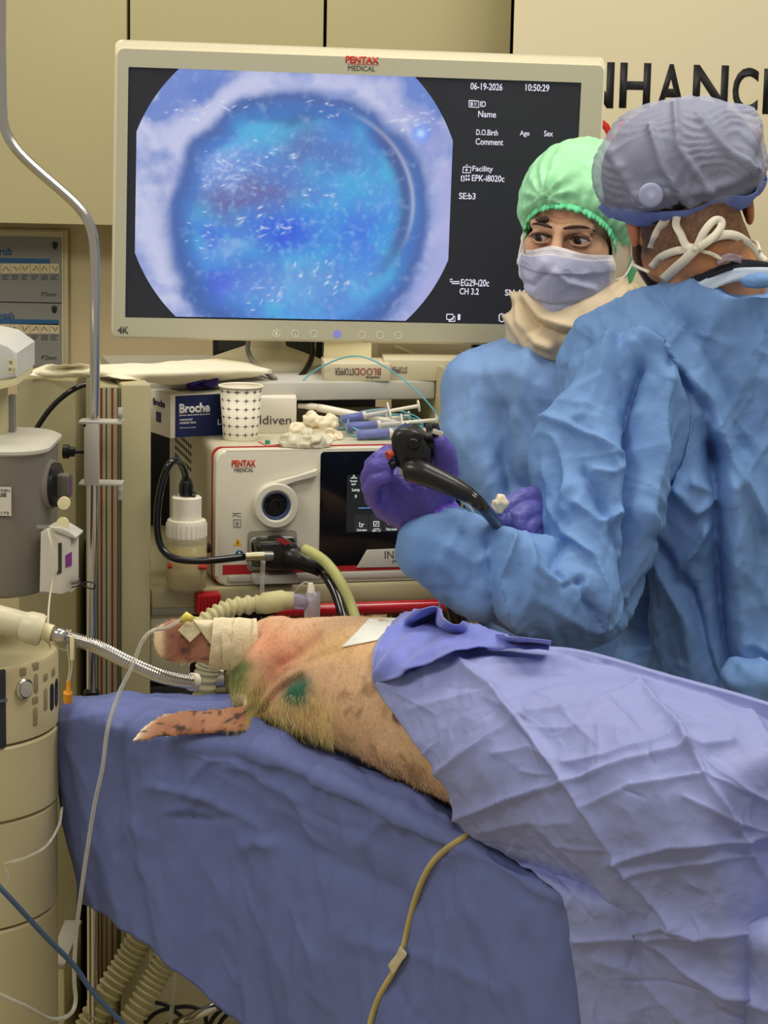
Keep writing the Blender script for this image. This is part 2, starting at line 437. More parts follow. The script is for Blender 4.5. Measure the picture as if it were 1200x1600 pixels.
for q in (0.03, .42, .93):
    MB().box(fcz, xb-.036+.034*q-.0009, xb-.036+.034*q+.0009, .12, ztop-.006, .011, .0125).build('dark_groove', darkgrey, cart)
xr = .397
MB().box(fcz, xa+.001, xr, zshelf-.001, zshelf+.029, -.52, .015, .006).build('processor_shelf', beige_m, cart)
MB().box(fcz, xr+.001, xr+.014, .10, ztop, -.50, .02, .004).build('side_panel', beige_m, cart)
# upper shelf with the monitor
ysf = -.20
zs1 = PL(560, 596, fc.p(0, 0, ysf), fc.ez).z; zs0 = PL(560, 625, fc.p(0, 0, ysf), fc.ez).z
MB().box(fcz, xa+.001, xr, zs0, zs1, -.60, ysf, .004).build('top_shelf', lgrey_m, cart)
MB().box(fcz, xb, xr+.014, .16, .24, -.50, 0, .006).build('base_shelf', beige_m, cart)
MB().box(fcz, xb, xr, .24, ztop-.10, -.64, -.61).build('back_panel', darkgrey, cart)
MB().box(fcz, xb, xb+.012, .10, zshelf+.02, -.60, -.141, .003).build('side_skin', beige_m, cart)
for xx, zz in ((xb+.02, -.03), (xr+.02, -.03), (xb+.02, -.47), (xr+.02, -.47)):
    MB().lathe(Fr(fcz.p(xx-.02, .05, zz), fcz.ez, fcz.ey), [(.02, 0), (.05, .004), (.05, .036), (.02, .04)], 20).build('castor', black_m, cart)
    MB().box(fcz, xx-.012, xx+.012, .05, .162, zz-.012, zz+.012).build('castor_fork', steel, cart)
# sloping grey shelf front, drawer and red bar under the processor
fd = Fr(fc.p(0, 0, .012), fc.ex, fc.ey)
def pd(a, b, c, d, z=0): x0, y0 = fd.px(a, d, z); x1, y1 = fd.px(c, b, z); return x0, x1, y0, y1
x0, x1, y0, y1 = pd(258, 925, 700, 962); MB().box(fd, xa+.002, xr, y0, y1, -.05, .0, .004).build('lower_rail', mat('grey_metal', (150, 146, 128), .4), cart)
a = fd.px(430, 955, .03); b = fd.px(690, 945, .03)
MB().tube([fd.p(a[0], a[1], .03), fd.p(xr, a[1], .03)], .0105, 16).build('red_handle', mat('red_gloss_bar', (176, 22, 36), .25, coat=.5), cart)
x0, x1, y0, y1 = pd(306, 926, 344, 960, .02); mb = MB(); mb.box(fd, x0, x1, y0, y1, .001, .028, .003)
for k in range(7): xx = x0+(x1-x0)*(k+.5)/7; mb.box(fd, xx-.0014, xx+.0014, y0+.003, y1-.003, .028, .0305)
mb.build('red_end_grip', mat('red_grip', (170, 24, 30), .4), cart)
x0, x1, y0, y1 = pd(237, 920, 300, 1060); MB().box(fd, xa+.002, x1, y0, y1, -.05, -.01, .004).build('lower_cover', mat('pale_cover', (196, 188, 156), .45), cart)
x0, x1, y0, y1 = pd(237, 1062, 700, 1250); MB().box(fd, xa+.002, xr, y0, y1, -.06, -.03, .004).build('lower_box', darkgrey, cart)
MB().box(fcz, xa+.002, xr, .24, .36, -.45, -.06, .004).build('lower_tray', mat('cream_metal', (206, 196, 160), .45), cart)

# bench cabinet behind the cart on the left
cb = YF(31, 1200, 3.75, 0); xq = cb.px(119, 700)[0]
r = thing('side_cabinet', 'tall plain olive beige cabinet left of the endoscopy cart', 'cabinet', (cb.p(xq/2, 0).x, 3.75, 0))
zq = P(31, 592, 3.75).z
MB().box(Fr((cb.o.x, 3.75, 0), (1, 0, 0), (0, 0, 1)), 0, xq, .08, zq, -.16, 0, .004).build('carcass', beige_dark, r)
MB().box(Fr((cb.o.x, 3.75, 0), (1, 0, 0), (0, 0, 1)), .02, xq-.02, 0, .08, -.15, -.03).build('plinth', darkgrey, r)
# pale step things low down between drum and cart
r = thing('storage_box', 'small cream box standing on the floor behind the beige drum', 'box', P(88, 1500, 3.55))
q = YF(75, 1600, 3.55); x0, y0 = q.px(76, 1680); x1, y1 = q.px(101, 1508)
MB().box(Fr((q.o.x, 3.55, 0), (1, 0, 0), (0, 0, 1)), x0, x1, 0, P(90, 1508, 3.55).z, -.2, 0, .003).build('carton', cream_m, r)
MB().box(Fr((q.o.x, 3.55, 0), (1, 0, 0), (0, 0, 1)), x0-.001, x1+.001, P(90, 1512, 3.55).z, P(90, 1508, 3.55).z+.003, -.201, .002, .001).build('lid', lgrey_m, r)

# crumpled paper sheet over the top of the cart and cabinet
def sheet(name, rows, label, cat, m, amp=.004, sc=14, nu=60, nv=26, t=.0012, seed=1, group=None, fold=None, amp2=0):
    G = dense([[tuple(P(*p)) for p in r] for r in rows], nu, nv)
    N = gnormals(G); co = G.reshape(-1, 3); h = crumple(co, sc, seed)*amp
    if amp2: h += fbm(co, 5, seed)*amp2
    if fold: h += folds(co, fold)
    G = (co+N.reshape(-1, 3)*h[:, None]).reshape(G.shape)
    o = link(gridmesh(G), name, m); thick(o, t); return tag(o, label, cat, group)
paper_m = mat('white_paper', (232, 224, 196), .7, var=.02)
def pw_(x, y, z): return (x, y, PZ(x, y, z).y)
sheet('paper_cover', [[pw_(72, 571, zq+.020), pw_(110, 569, ztop+.002), pw_(165, 571, ztop+.012), pw_(250, 567, ztop+.006), pw_(345, 561, ztop-.004)],
                      [pw_(56, 577, zq+.016), pw_(110, 575, zq+.026), pw_(165, 577, ztop+.012), pw_(270, 573, ztop+.008), pw_(390, 569, ztop-.010)],
                      [pw_(46, 583, zq+.010), pw_(88, 583, zq+.016), pw_(165, 583, ztop+.009), pw_(290, 584, ztop+.004), pw_(420, 578, zs1+.016)],
                      [pw_(41, 588, zq+.006), pw_(88, 589, zq+.008), pw_(165, 589, ztop+.004), (195, 593, 3.43), (245, 598, 3.50), (305, 599, 3.64), pw_(425, 584, zs1+.012)]],
      'crumpled white paper sheet laid over the top left of the cart', 'paper sheet', paper_m, .004, 11)

# ================================================================ monitor
TL, TR, BL = P(176, 62, 3.74), P(942, 90, 3.86), P(154, 528, 3.74)
fm = Fr((TL+P(930, 542, 3.85))/2, TR-TL, TL-BL)
def mp(px, py, z=0): return fm.px(px, py, z)
mon = thing('endoscopy_monitor', 'large grey medical screen showing a blue endoscopic picture', 'monitor', P(540, 590, 3.95))
W2 = (TR-TL).length/2; H2 = (TL-BL).length/2
def rrect(x0, x1, y0, y1, r, n=6):
    pts = []
    for cx, cy, a0 in ((x1-r, y1-r, 0), (x0+r, y1-r, 90), (x0+r, y0+r, 180), (x1-r, y0+r, 270)):
        for k in range(n+1):
            a = rad(a0+90*k/n); pts.append((cx+r*math.cos(a), cy+r*math.sin(a)))
    return pts
MB().prism(fm, rrect(-W2, W2, -H2, H2, .012), -.045, -.002, .004).build('housing', bezel_edge, mon)
sx0, sy0 = mp(187, 499); sx1, sy1 = mp(908, 127); 
a0, b1 = mp(209, 106); a1, b0 = mp(880, 505)
sx0 = (mp(209, 106)[0]+mp(187, 495)[0])/2; sx1 = mp(908, 128)[0]; sy1 = (mp(209, 106)[1]+mp(908, 128)[1])/2; sy0 = (mp(187, 495)[1]+mp(690, 506)[1])/2
# front frame ring around the screen
mb = MB(); O = rrect(-W2+.004, W2-.004, -H2+.004, H2-.014, .010); I = rrect(sx0, sx1, sy0, sy1, .002)
mb.rings([[fm.p(x, y, z) for x, y in q] for q, z in ((O, -.002), (O, .004), (I, .004), (I, -.002), (O, -.002))], cap=False)
mb.build('bezel', bezel_m, mon)
MB().box(fm, sx0-.002, sx1+.002, sy0-.002, sy1+.002, -.004, -.001).build('screen', scr_black, mon)
# the endoscopic picture, coloured point by point
top = mp(450, 112)[1]; bot = sy0+.003; lf = mp(212, 300)[0]; rg = mp(704, 310)[0]
cx = (lf+rg)/2; cy = (top+bot)/2; hw = (rg-lf)/2; hh = (top-bot)/2; Rr = math.hypot(hw, hh)*.845
nu, nv = 330, 260
U = np.linspace(-1, 1, nu)[None, :].repeat(nv, 0); V = np.linspace(-1, 1, nv)[:, None].repeat(nu, 1)
X = U*hw; Yv = V*hh; d = np.hypot(X, Yv); ok = d < Rr
px_ = (X/hw+1)*250; py_ = (1-Yv/hh)*200     # 0..500, 0..400
C3 = np.stack([px_/60, py_/60, np.zeros_like(px_)], -1).reshape(-1, 3)
def nz(sc, seed, oc=4): return fbm(C3, sc, seed, oc).reshape(nv, nu)
n1 = nz(.55, 1); n2 = nz(1.2, 2); n3 = nz(3.5, 3, 3)
wx = px_+n1*26; wy = py_+n2*22
base = slin((84, 152, 226))*np.ones((nv, nu, 3))
def lay(c, a): 
    global base
    a = np.clip(a, 0, 1)[..., None]; base = base*(1-a)+slin(c)*a
def gs(x, y, rx, ry=None): return np.exp(-(((wx-x)/rx)**2+((wy-y)/(ry or rx))**2))
ex_, ey_ = (wx*.5+px_*.5-258)/192, (wy*.5+py_*.5-238)/192
e = np.hypot(ex_, ey_); ang = np.arctan2(ey_, ex_)
lay((74, 180, 228), sstep(n2, -.15, .4)*.7)
lay((84, 182, 224), gs(210, 90, 70, 50)*.9+gs(370, 130, 70, 60)*.7)
lay((78, 120, 210), sstep(n1, 0, .5)*.6)
lay((104, 112, 176), gs(140, 205, 75, 42)*1.0+gs(215, 195, 50, 30)*.75)
lay((96, 110, 180), gs(265, 120, 42, 48)*.8+gs(330, 130, 30, 25)*.5)
lay((58, 100, 224), gs(245, 270, 48, 34)*1.0+gs(350, 250, 60, 40)*.6)
lay((70, 90, 220), gs(140, 350, 60, 34)*.9+gs(120, 265, 50, 14)*.6)
lay((140, 170, 232), gs(135, 155, 62, 32)*.7); lay((196, 200, 240), np.clip(nz(9, 15, 3)*2.0-.1, 0, 1)*gs(140, 160, 55, 28)*.8); lay((150, 210, 240), np.clip(nz(6, 16, 3)*1.6-.3, 0, 1)*sstep(-e, -.9, -.7)*.35)
lay((150, 190, 236), gs(160, 285, 30, 12)*.5+gs(260, 350, 100, 30)*.3)
lay((52, 76, 130), gs(250, 62, 70, 16)*.65)
# dark ring, then bright sleeve around it
lay((66, 110, 190), sstep(e, .84, .96)*.75)
lay((78, 106, 172), sstep(e, .95, 1.04)*.9)
lay((150, 166, 222), sstep(e, 1.04, 1.16)*(.8+.3*n1))
lay((198, 202, 234), sstep(e, 1.04, 1.16)*np.clip(.62+1.2*n2+.6*np.cos(ang-3.4), 0, 1)); lay((176, 178, 226), sstep(e, 1.1, 1.25)*np.clip(np.cos(ang)+n1, 0, 1)*.8)
lay((92, 126, 204), np.clip(sstep(e, 1.2, 1.5)*(.25+1.5*nz(.8, 9)+.8*np.clip(np.sin(-ang-.4), 0, 1)*(ang < 0)), 0, .85)); lay((64, 104, 176), sstep(e, .94, 1.04)*sstep(-e, -1.22, -1.05)*np.clip(np.cos(ang-2.1), 0, 1)*.95)
lay((226, 226, 244), np.exp(-((np.hypot((px_-275)/164, (py_-212)/160)-1)/.022)**2)*sstep(ang, -1.3, -.5)*sstep(-ang, -.35, .1)*.6)
lay((74, 84, 140), np.exp(-((np.hypot((px_-262)/166, (py_-215)/165)-1)/.07)**2)*sstep(ang, -1.1, -.6)*sstep(-ang, -.9, -.1)*.8)
lay((60, 132, 255), np.exp(-(np.hypot(px_-448, py_-92)/13)**2)); lay((190, 220, 255), np.exp(-(np.hypot(px_-448, py_-92)/8)**2))
lay((160, 190, 235), np.clip(n3-.25, 0, 1)*.5)
# wet glints
rg_ = random.Random(11)
for k in range(150):
    gx, gy = rg_.choice([(80, 75), (440, 70), (150, 150), (150, 170), (110, 280), (230, 140), (300, 60), (280, 330), (190, 245), (330, 340), (240, 240), (300, 200), (90, 220), (130, 60), (200, 370)])
    gx += rg_.gauss(0, 22); gy += rg_.gauss(0, 15); a = rg_.uniform(-.6, .5)-.9*(gy > 260)*(gx > 200); L_ = rg_.uniform(1.2, 4.6)*(1+.8*(rg_.random() < .12)); w_ = rg_.uniform(.6, 1.5)
    u_ = (px_-gx)*math.cos(a)+(py_-gy)*math.sin(a); v_ = -(px_-gx)*math.sin(a)+(py_-gy)*math.cos(a)
    lay((226, 236, 252), np.exp(-(u_/L_)**2-(v_/w_)**2)*rg_.uniform(.5, 1.0))
vid = {}; vs_ = []; cols = []
for i in range(nv):
    for j in range(nu):
        k = i*nu+j; x, y = X[i, j], Yv[i, j]
        if d[i, j] > Rr: x *= Rr/d[i, j]; y *= Rr/d[i, j]
        vs_.append(tuple(fm.p(cx+x, cy+y, .0005)))
me = bpy.data.meshes.new('p'); fs = []
for i in range(nv-1):
    for j in range(nu-1):
        if d[i:i+2, j:j+2].min() < Rr: fs.append((i*nu+j, i*nu+j+1, (i+1)*nu+j+1, (i+1)*nu+j))
me.from_pydata(vs_, [], fs); setcol(me, 'Col', base.reshape(-1, 3))
link(me, 'endoscopic_picture', mat('screen_picture', (90, 150, 230), emit=1.0, vcol='Col'), mon, smooth=False)
scrz = .0012
def mt(s, a, b, c, d_, m=scr_white, z=scrz, **k): return textpx(fm, s, a, b, c, d_, m, mon, z=z, **k)
K = dict(bold=.012)
mt('06-19-2026', 735, 129, 785, 140, **K); mt('10:50:29', 821, 131, 858, 142, **K)
mt('ID', 750, 158, 759, 167, **K); mt('Name', 747, 173, 775, 183, **K)
mt('D.O.Birth', 744, 202, 778, 211, **K); mt('Age', 812, 204, 827, 214, **K); mt('Sex', 850, 204, 864, 213, **K)
mt('Comment', 743, 216, 786, 226, **K); mt('Facility', 738, 259, 770, 270, **K); mt('EPK-i8020c', 737, 273, 788, 283, **K)
mt('SE:b3', 717, 301, 743, 311, **K); mt('EG29-i20c', 720, 436, 764, 447, **K); mt('CH 3.2', 718, 450, 748, 460, **K)
mt('SN A0', 789, 452, 822, 462, **K); mt('1', 715, 491, 719, 500, **K)
def icon(pts_list, r=.0009, closed=True):
    mb = MB()
    for pts in pts_list:
        q = [fm.p(*mp(*p, scrz), scrz) for p in pts]; 
        if closed: q.append(q[0])
        mb.tube(q, r, 5)
    mb.build('screen_icon', scr_white, mon)
icon([[(733, 157), (748, 158), (748, 168), (733, 167)], [(736, 160), (738, 160), (738, 165), (736, 165)], [(741, 161), (746, 161)], [(741, 164), (746, 164)]])
icon([[(724, 261), (736, 261), (735, 270), (723, 270)], [(728, 258), (732, 258)], [(729, 263), (729, 268)], [(727, 265.5), (732, 265.5)]])
icon([[(721, 275), (725, 275), (725, 283), (721, 283)]]+[[(728+4*k, 274), (729+4*k, 274), (729+4*k, 276), (728+4*k, 276)] for k in range(2)]+[[(728+4*k, 279), (729+4*k, 279), (729+4*k, 282), (728+4*k, 282)] for k in range(2)])
icon([[(703, 437), (707, 436)], [(703, 440), (718, 440)], [(706, 443), (718, 443)]], closed=False)
icon([[(698, 491), (708, 491), (708, 499), (698, 499)], [(701, 502), (711, 502), (711, 494)]], closed=True)
icon([[(780, 492), (784, 490), (789, 492), (784, 494)], [(780, 492), (780, 501), (784, 503), (789, 501), (789, 492)]], closed=False)
mt('PENTAX', 540, 87, 592, 98, red_ink, z=.0046, bold=.03); mt('MEDICAL', 544, 102, 586, 110, dark_ink, z=.0046)
q = [mp(543, 99.5, .0046), mp(592, 101, .0046)]; MB().tube([fm.p(*q[0], .0045), fm.p(*q[1], .0045)], .0005, 4).build('logo_rule', red_ink, mon)
mt('4K', 184, 510, 201, 521, dark_ink, z=.0046, bold=.015)
icon_w = mat('button_white_print', (226, 222, 206), .5)
for k, (bx, by) in enumerate(((432, 521), (461, 521.5), (490, 521.5), (527, 522), (565.5, 523), (594, 523.5), (622, 524))):
    x, y = mp(bx, by, .0042)
    if k == 3:
        MB().lathe(fm.at(x, y, .004), [(.0068, 0), (.0062, .001), (.001, .0012)], 24).build('lit_button', mat('blue_lit_button', (150, 146, 232), emit=.8), mon); continue
    mb = MB(); mb.rings(ringpts(fm, x, y, .0052, .0063, .0041), cap=False); o = mb.build('button', icon_w, mon)
    if k < 2: textpx(fm, '12'[k], bx-1.5, by-3.5, bx+1.5, by+3, icon_w, mon, z=.0046)
    else:
        g = {2: [(-2.5, 1), (-2, -2), (2, -2), (2.5, 1), (0, 3)], 4: [(-2, -2), (2, -2), (2, 2), (-2, 2), (-2, -2)], 5: [(-2.5, 2), (0, -2.5), (2.5, 2)], 6: [(-2.5, -2), (0, 2.5), (2.5, -2)]}[k]
        MB().tube([fm.p(*mp(bx+u, by+v, .0045), .0045) for u, v in g], .0004, 4).build('button_symbol', icon_w, mon)
# stand on the shelf
Ys = 3.92
def zat(px, py, Y): return P(px, py, Y).z
zsh = zs1
c = P(415, 560, Ys)
fst = Fr((c.x, Ys, zsh), (1, 0, 0), (0, 1, 0))
MB().lathe(fst, [(.10, 0), (.10, .006), (.09, .012), (.035, .032), (.03, .06), (.03, .30)], 40).build('stand', bezel_edge, mon)
MB().box(fm, -.18, .02, -.14, .10, -.16, -.045, .01).build('stand_mount', bezel_m, mon)

# ================================================================ video processor
proc = thing('video_processor', 'white and grey endoscopy processor with black touch panel on the cart shelf', 'endoscopy processor', fc.p(.195, 0, -.24))
PW = .392
pbody = mat('processor_shell', (196, 190, 164), .42); pfront = mat('processor_front', (214, 210, 190), .38)
redtrim = mat('processor_red_trim', (170, 34, 40), .4)
fcl = fc
side = [(0, 0), (PW, 0), (PW, PH), (0, PH)]
MB().prism(fc, rrect(0, PW, 0, PH, .012), -.46, -.028, 0).build('housing', pbody, proc)
MB().prism(fc, rrect(-.001, PW+.001, -.001, PH+.001, .014), -.028, -.022, 0).build('red_trim', redtrim, proc)
MB().prism(fc, rrect(.0005, PW-.0005, .0005, PH-.0005, .016), -.022, .003, .005, 3).build('front_panel', pfront, proc)
def pp(px, py, z=.003): return fc.px(px, py, z)
# dark red channel and silver lower lip
x0, y0 = pp(345, 898); y1 = pp(345, 884)[1]
MB().box(fc, .012, PW-.004, y0, y1+.001, .0025, .0036).build('red_channel', redtrim, proc)
MB().box(fc, .02, PW-.004, .006, y0-.001, .003, .008, .002).build('lower_lip', lgrey_m, proc)
# touch panel
a = pp(501, 706); b = pp(510, 884); xr_ = PW-.006
pts = rrect(a[0], xr_, b[1], a[1], .006)
MB().prism(fc, pts, .0028, .0042).build('touch_panel', mat('panel_glass', (12, 13, 18), .08, coat=.3), proc)
def pq(a, b, c, d, z=.0043): x0, y0 = fc.px(a, d, z); x1, y1 = fc.px(c, b, z); return x0, x1, y0, y1
x0, x1, y0, y1 = pq(541, 740, 690, 832); MB().box(fc, x0, x1, y0, y1, .0041, .0044).build('display', mat('display_dark', (26, 28, 32), emit=.6), proc)
key_m = mat('display_key', (48, 50, 54), emit=.6); blue_l = mat('display_blue', (90, 150, 225), emit=.9); disp_w = mat('display_white', (225, 232, 225), emit=.85)
for k in range(4):
    x0, x1, y0, y1 = pq(554+22.5*k, 804, 575+22.5*k, 831, .0046); MB().box(fc, x0, x1, y0, y1, .0044, .0047).build('display_key', key_m, proc)
for s, a, b, c, d in (('Scope', 547, 750, 558, 754), ('spot', 549, 755, 556, 759), ('Po', 566, 752, 571, 756), ('Lamp', 550, 763, 562, 769), ('0', 554.5, 773, 557.5, 778), ('End exam', 558, 826.5, 573, 830), ('Locale', 584, 825, 593, 827), ('DEF 1 2 3', 582, 827.7, 595, 831), ('Twin mode', 603, 825, 620, 829)):
    textpx(fc, s, a, b, c, d, disp_w, proc, z=.005, bold=.02)
mb = MB()
def pt(px, py, z=.0049): return fc.p(*fc.px(px, py, z), z)
mb.tube([pt(548, 747), pt(558, 747)], .0006, 5); mb.tube([pt(551, 746), pt(553, 742), pt(555, 746)], .0007, 5)
mb.prism(fc, [fc.px(*q, .0046) for q in ((567, 749), (572, 749), (572, 743), (567, 743))], .0046, .005)
mb.tube([pt(562, 816), pt(562, 823), pt(566, 823), pt(566, 820)], .0008, 5); mb.tube([pt(564, 819), pt(569, 819)], .0007, 5)
mb.tube([pt(584, 815), pt(592, 815), pt(592, 822), pt(584, 822), pt(584, 815)], .0008, 5); mb.tube([pt(586, 820), pt(590, 817)], .0007, 5)
mb.tube([pt(606, 815.5), pt(615, 815.5), pt(615, 819.5), pt(606, 819.5), pt(606, 815.5)], .0006, 5); mb.tube([pt(610.5, 815.5), pt(610.5, 819.5)], .0006, 5)
mb.build('display_icon', disp_w, proc)
cxp, cyp = fc.px(583, 772, .0046); mb = MB(); mb.tube([fc.p(cxp+.0125*math.cos(t), cyp+.0125*math.sin(t), .0049) for t in np.linspace(rad(60), rad(320), 40)], .0006, 5); mb.build('display_ring', blue_l, proc)
mb = MB(); mb.tube([pt(560, 794), pt(583, 793.5)], .0008, 6); mb.build('slider_bar', blue_l, proc)
mb = MB(); mb.lathe(fc.at(*fc.px(583, 793.5, .0047), .0046), [(.0034, 0), (.003, .0012)], 18); mb.build('slider_knob', disp_w, proc)
# silver name plate
q = [fc.px(*v, .0045) for v in ((557, 887), (573, 859), (640, 856), (720, 853), (720, 884))]
MB().prism(fc, q, .0043, .006, .0006).build('name_plate', lgrey_m, proc)
textpx(fc, 'INSPIRA', 601, 861, 655, 873, dark_ink, proc, z=.0062, name='lettering'); textpx(fc, 'EPK-i8020c', 613, 875, 639, 880, dark_ink, proc, z=.0062)
textpx(fc, 'PENTAX', 362, 719, 399, 729.5, red_ink, proc, z=.0036, bold=.03); textpx(fc, 'MEDICAL', 366, 732, 396, 737.5, dark_ink, proc, z=.0036)
x0, x1, y0, y1 = pq(363, 730.2, 399, 730.9, .0033); MB().box(fc, x0, x1, y0, y1, .003, .0036).build('logo_rule', red_ink, proc)
# scope socket with its lever
sx, sy = pp(429, 788)
fk = fc.at(sx, sy, .003)
MB().lathe(fk, [(.036, 0), (.0355, .012), (.033, .016), (.025, .0165), (.0225, .014), (.0215, -.004), (.0, -.004)], 48).build('socket_ring', mat('socket_white', (206, 202, 184), .4), proc)
MB().lathe(fk, [(.0222, .0), (.0222, .0125), (.0200, .0135), (.0185, .009), (.018, .001), (.0, .001)], 40).build('socket_collar', mat('socket_blue', (70, 84, 120), .35), proc)
mb = MB(); mb.lathe(fk, [(.0178, .0012), (.0178, .004), (.011, .0045), (.0105, .008), (.007, .0085), (.006, .003), (.0, .003)], 32)
for k in range(3):
    t = rad(30+120*k); mb.ell(fk.p(.014*math.cos(t), .014*math.sin(t), .005), .003, .003, .003, seg=10)
mb.build('socket_bore', black_m, proc)
q = [pp(*v) for v in ((404, 772), (415, 757), (436, 748), (464, 742), (493, 731), (496, 738), (492, 744), (462, 747), (447, 752), (442, 760), (425, 762), (411, 775))]
MB().prism(fc, q, .004, .016, .002).build('socket_lever', mat('socket_white', (206, 202, 184), .4), proc)
# recess for the connector
x0, x1, y0, y1 = pq(386, 828, 464, 893, .004)
MB().prism(fc, rrect(x0, x1, y0, y1, .008), .0025, .0044, 0).build('connector_surround', mat('recess_grey', (148, 144, 128), .5), proc)
mb = MB(); x0b, x1b, y0b, y1b = pq(388, 836, 462, 888, .005); mb.rings([[fc.p(x, y, z) for x, y in rrect(x0b+i, x1b-i, y0b+i, y1b-i, .007)] for i, z in ((0, .004), (0, .012), (.003, .013), (.004, .005))], cap=False)
mb.build('connector_collar', steel, proc)
x0, x1, y0, y1 = pq(392, 893, 462, 909, .01); MB().prism(fc, rrect(x0, x1, y0, y1, .004), .008, .03, .002).build('connector_tray', lgrey_m, proc)
# small marks on the front
def outline(pts, m=dark_ink, r=.0005): MB().tube([fc.p(*fc.px(*p, .0034), .0034) for p in pts], r, 4).build('printed_symbol', m, proc)
outline([(365, 812), (376, 812), (376, 824), (365, 824), (365, 812)]); outline([(370.5, 815), (370.5, 819), (368, 823)]); outline([(370.5, 819), (373, 823)]); outline([(367.5, 817), (373.5, 817)])
outline([(363, 802), (377, 802)]); outline([(363, 808), (366, 804), (377, 808)])
q = [fc.px(*v, .0034) for v in ((371.5, 841), (378, 852.5), (364.5, 852.5))]; MB().prism(fc, q, .003, .0036).build('warning_triangle', mat('warning_yellow', (222, 176, 44), .5), proc)
outline([(371.5, 845), (371.5, 850)], black_ink, .0009)
MB().lathe(fc.at(*fc.px(374, 866, .0034), .003), [(.0065, 0), (.006, .0008)], 24).build('round_mark', mat('mark_blue', (44, 92, 160), .5), proc)
textpx(fc, 'i', 373, 862, 375, 869, white_ink, proc, z=.0042, bold=.04)
x0, x1, y0, y1 = pq(483, 856, 489, 861, .0034); MB().box(fc, x0, x1, y0, y1, .003, .0036).build('printed_symbol', dark_ink, proc)
# side vents and knob
fsd = Fr(fc.p(0, 0, 0), fc.ez, fc.ey)     # its z points out of the left side? fixed below
sn = -fc.ex
fsd = Fr(fc.p(-.0002, 0, -.46), fc.ez, fc.ey)
if fsd.ez.dot(sn) < 0: fsd = Fr(fc.p(-.0002, 0, -.028), -fc.ez, fc.ey)
def fsx(t): return t
for i in range(8):
    for k in range(4):
        x = .07+i*.022; y = PH-.03-k*.0125
        if fsd.ex.dot(fc.ez) < 0: x = .43-x
        MB().prism(fsd, rrect(x-.0055, x+.0055, y-.0030, y+.0030, .0015), -.001, .0006).build('vent_slot', black_m, proc)

# ================================================================ water bottle on the side
def lat_at(px, py, Y, prof, up=(0, 0, 1)):
    o = P(px, py, Y); return Fr(o, (1, 0, 0), (0, 1, 0))
YB = 3.42
bot = thing('water_bottle', 'clear bottle of pale yellow liquid with white cap and black air hose', 'bottle', P(291, 921, YB))
o0 = P(291, 921, YB); fB = Fr(o0, (1, 0, 0), (0, 1, 0))
hB = P(291, 822, YB).z-o0.z
glass = mat('bottle_plastic', (236, 230, 196), .08, alpha=.22)
MB().lathe(fB, [(.026, 0), (.031, .004), (.0315, .03), (.0315, hB-.02), (.029, hB-.01), (.021, hB-.002), (.021, hB), (.0198, hB), (.0198, hB-.004), (.028, hB-.012), (.0303, hB-.02), (.0303, .005), (.0, .003)], 40).build('bottle_body', glass, bot, smooth=True)
MB().lathe(fB, [(.0, .0035), (.0298, .0055), (.0298, .070), (.0, .070)], 40).build('liquid', mat('yellow_liquid', (212, 184, 84), .1, alpha=.55), bot, smooth=True)
MB().lathe(fB, [(.030, hB-.016), (.0302, hB+.006), (.029, hB+.010), (.0225, hB+.011), (.0225, hB+.044), (.020, hB+.046), (.0, hB+.046)], 40).build('cap', white_m, bot)
mb = MB(); 
for k in range(26):
    t = 2*math.pi*k/26; mb.tube([fB.p(.0302*math.cos(t), .0302*math.sin(t), hB-.014), fB.p(.0302*math.cos(t), .0302*math.sin(t), hB+.005)], .0012, 5)
mb.build('cap_ribs', white_m, bot)
MB().tube([P(303, 850, YB-.001), P(306, 880, YB), P(318, 912, YB)], .0028, 8).build('dip_tube', cream_m, bot)
MB().lathe(Fr(P(291, 775, YB), (1, 0, 0), (0, 1, 0)), [(.0105, -.004), (.0112, .0), (.0112, .016), (.009, .022), (.0065, .028), (.0, .028)], 24).build('hose_connector', blackgloss, bot)
hose = pcurve([(291, 756, YB), (289, 738, YB-.01), (280, 721, YB-.03), (266, 724, YB-.05), (254, 752, YB-.055), (247, 790, YB-.06), (246, 830, YB-.065), (254, 858, YB-.07), (275, 873, YB-.075), (320, 876, YB-.07), (382, 870, YB-.045)], 80)
MB().tube(hose, .0056, 12).build('air_hose', blackgloss, bot, smooth=True)
MB().tube([P(384, 870, YB-.045), P(413, 868.5, YB-.042)], [.0072, .0072], 16).build('hose_fitting', mat('brass_nickel', (196, 186, 150), .22, 1), bot)
mb = MB(); fk2 = Fr(P(322, 782, YB+.01), (0, 0, 1), (0, 1, 0)); mb.lathe(Fr(P(312, 782, YB), (0, 0, 1), (0, 1, 0)), [(.004, -.001), (.004, .006), (.013, .006), (.013, .011), (.0, .012)], 20)
mb.build('side_knob', black_m, bot); MB().tube([P(274, 780, YB), P(281, 780, YB)], [.008, .004], 12).build('side_screw', steel, bot)
r = MB().box(Fr(P(327, 858, YB+.02), fc.ex, (0, 0, 1)), -.012, .004, -.007, .007, -.02, .0, .004).build('bottle_bracket', black_m, bot)
MB().tube([P(262, 884, YB-.02), P(323, 886, YB-.02)], .0045, 8).build('red_band', mat('red_band', (176, 52, 34), .5), bot)

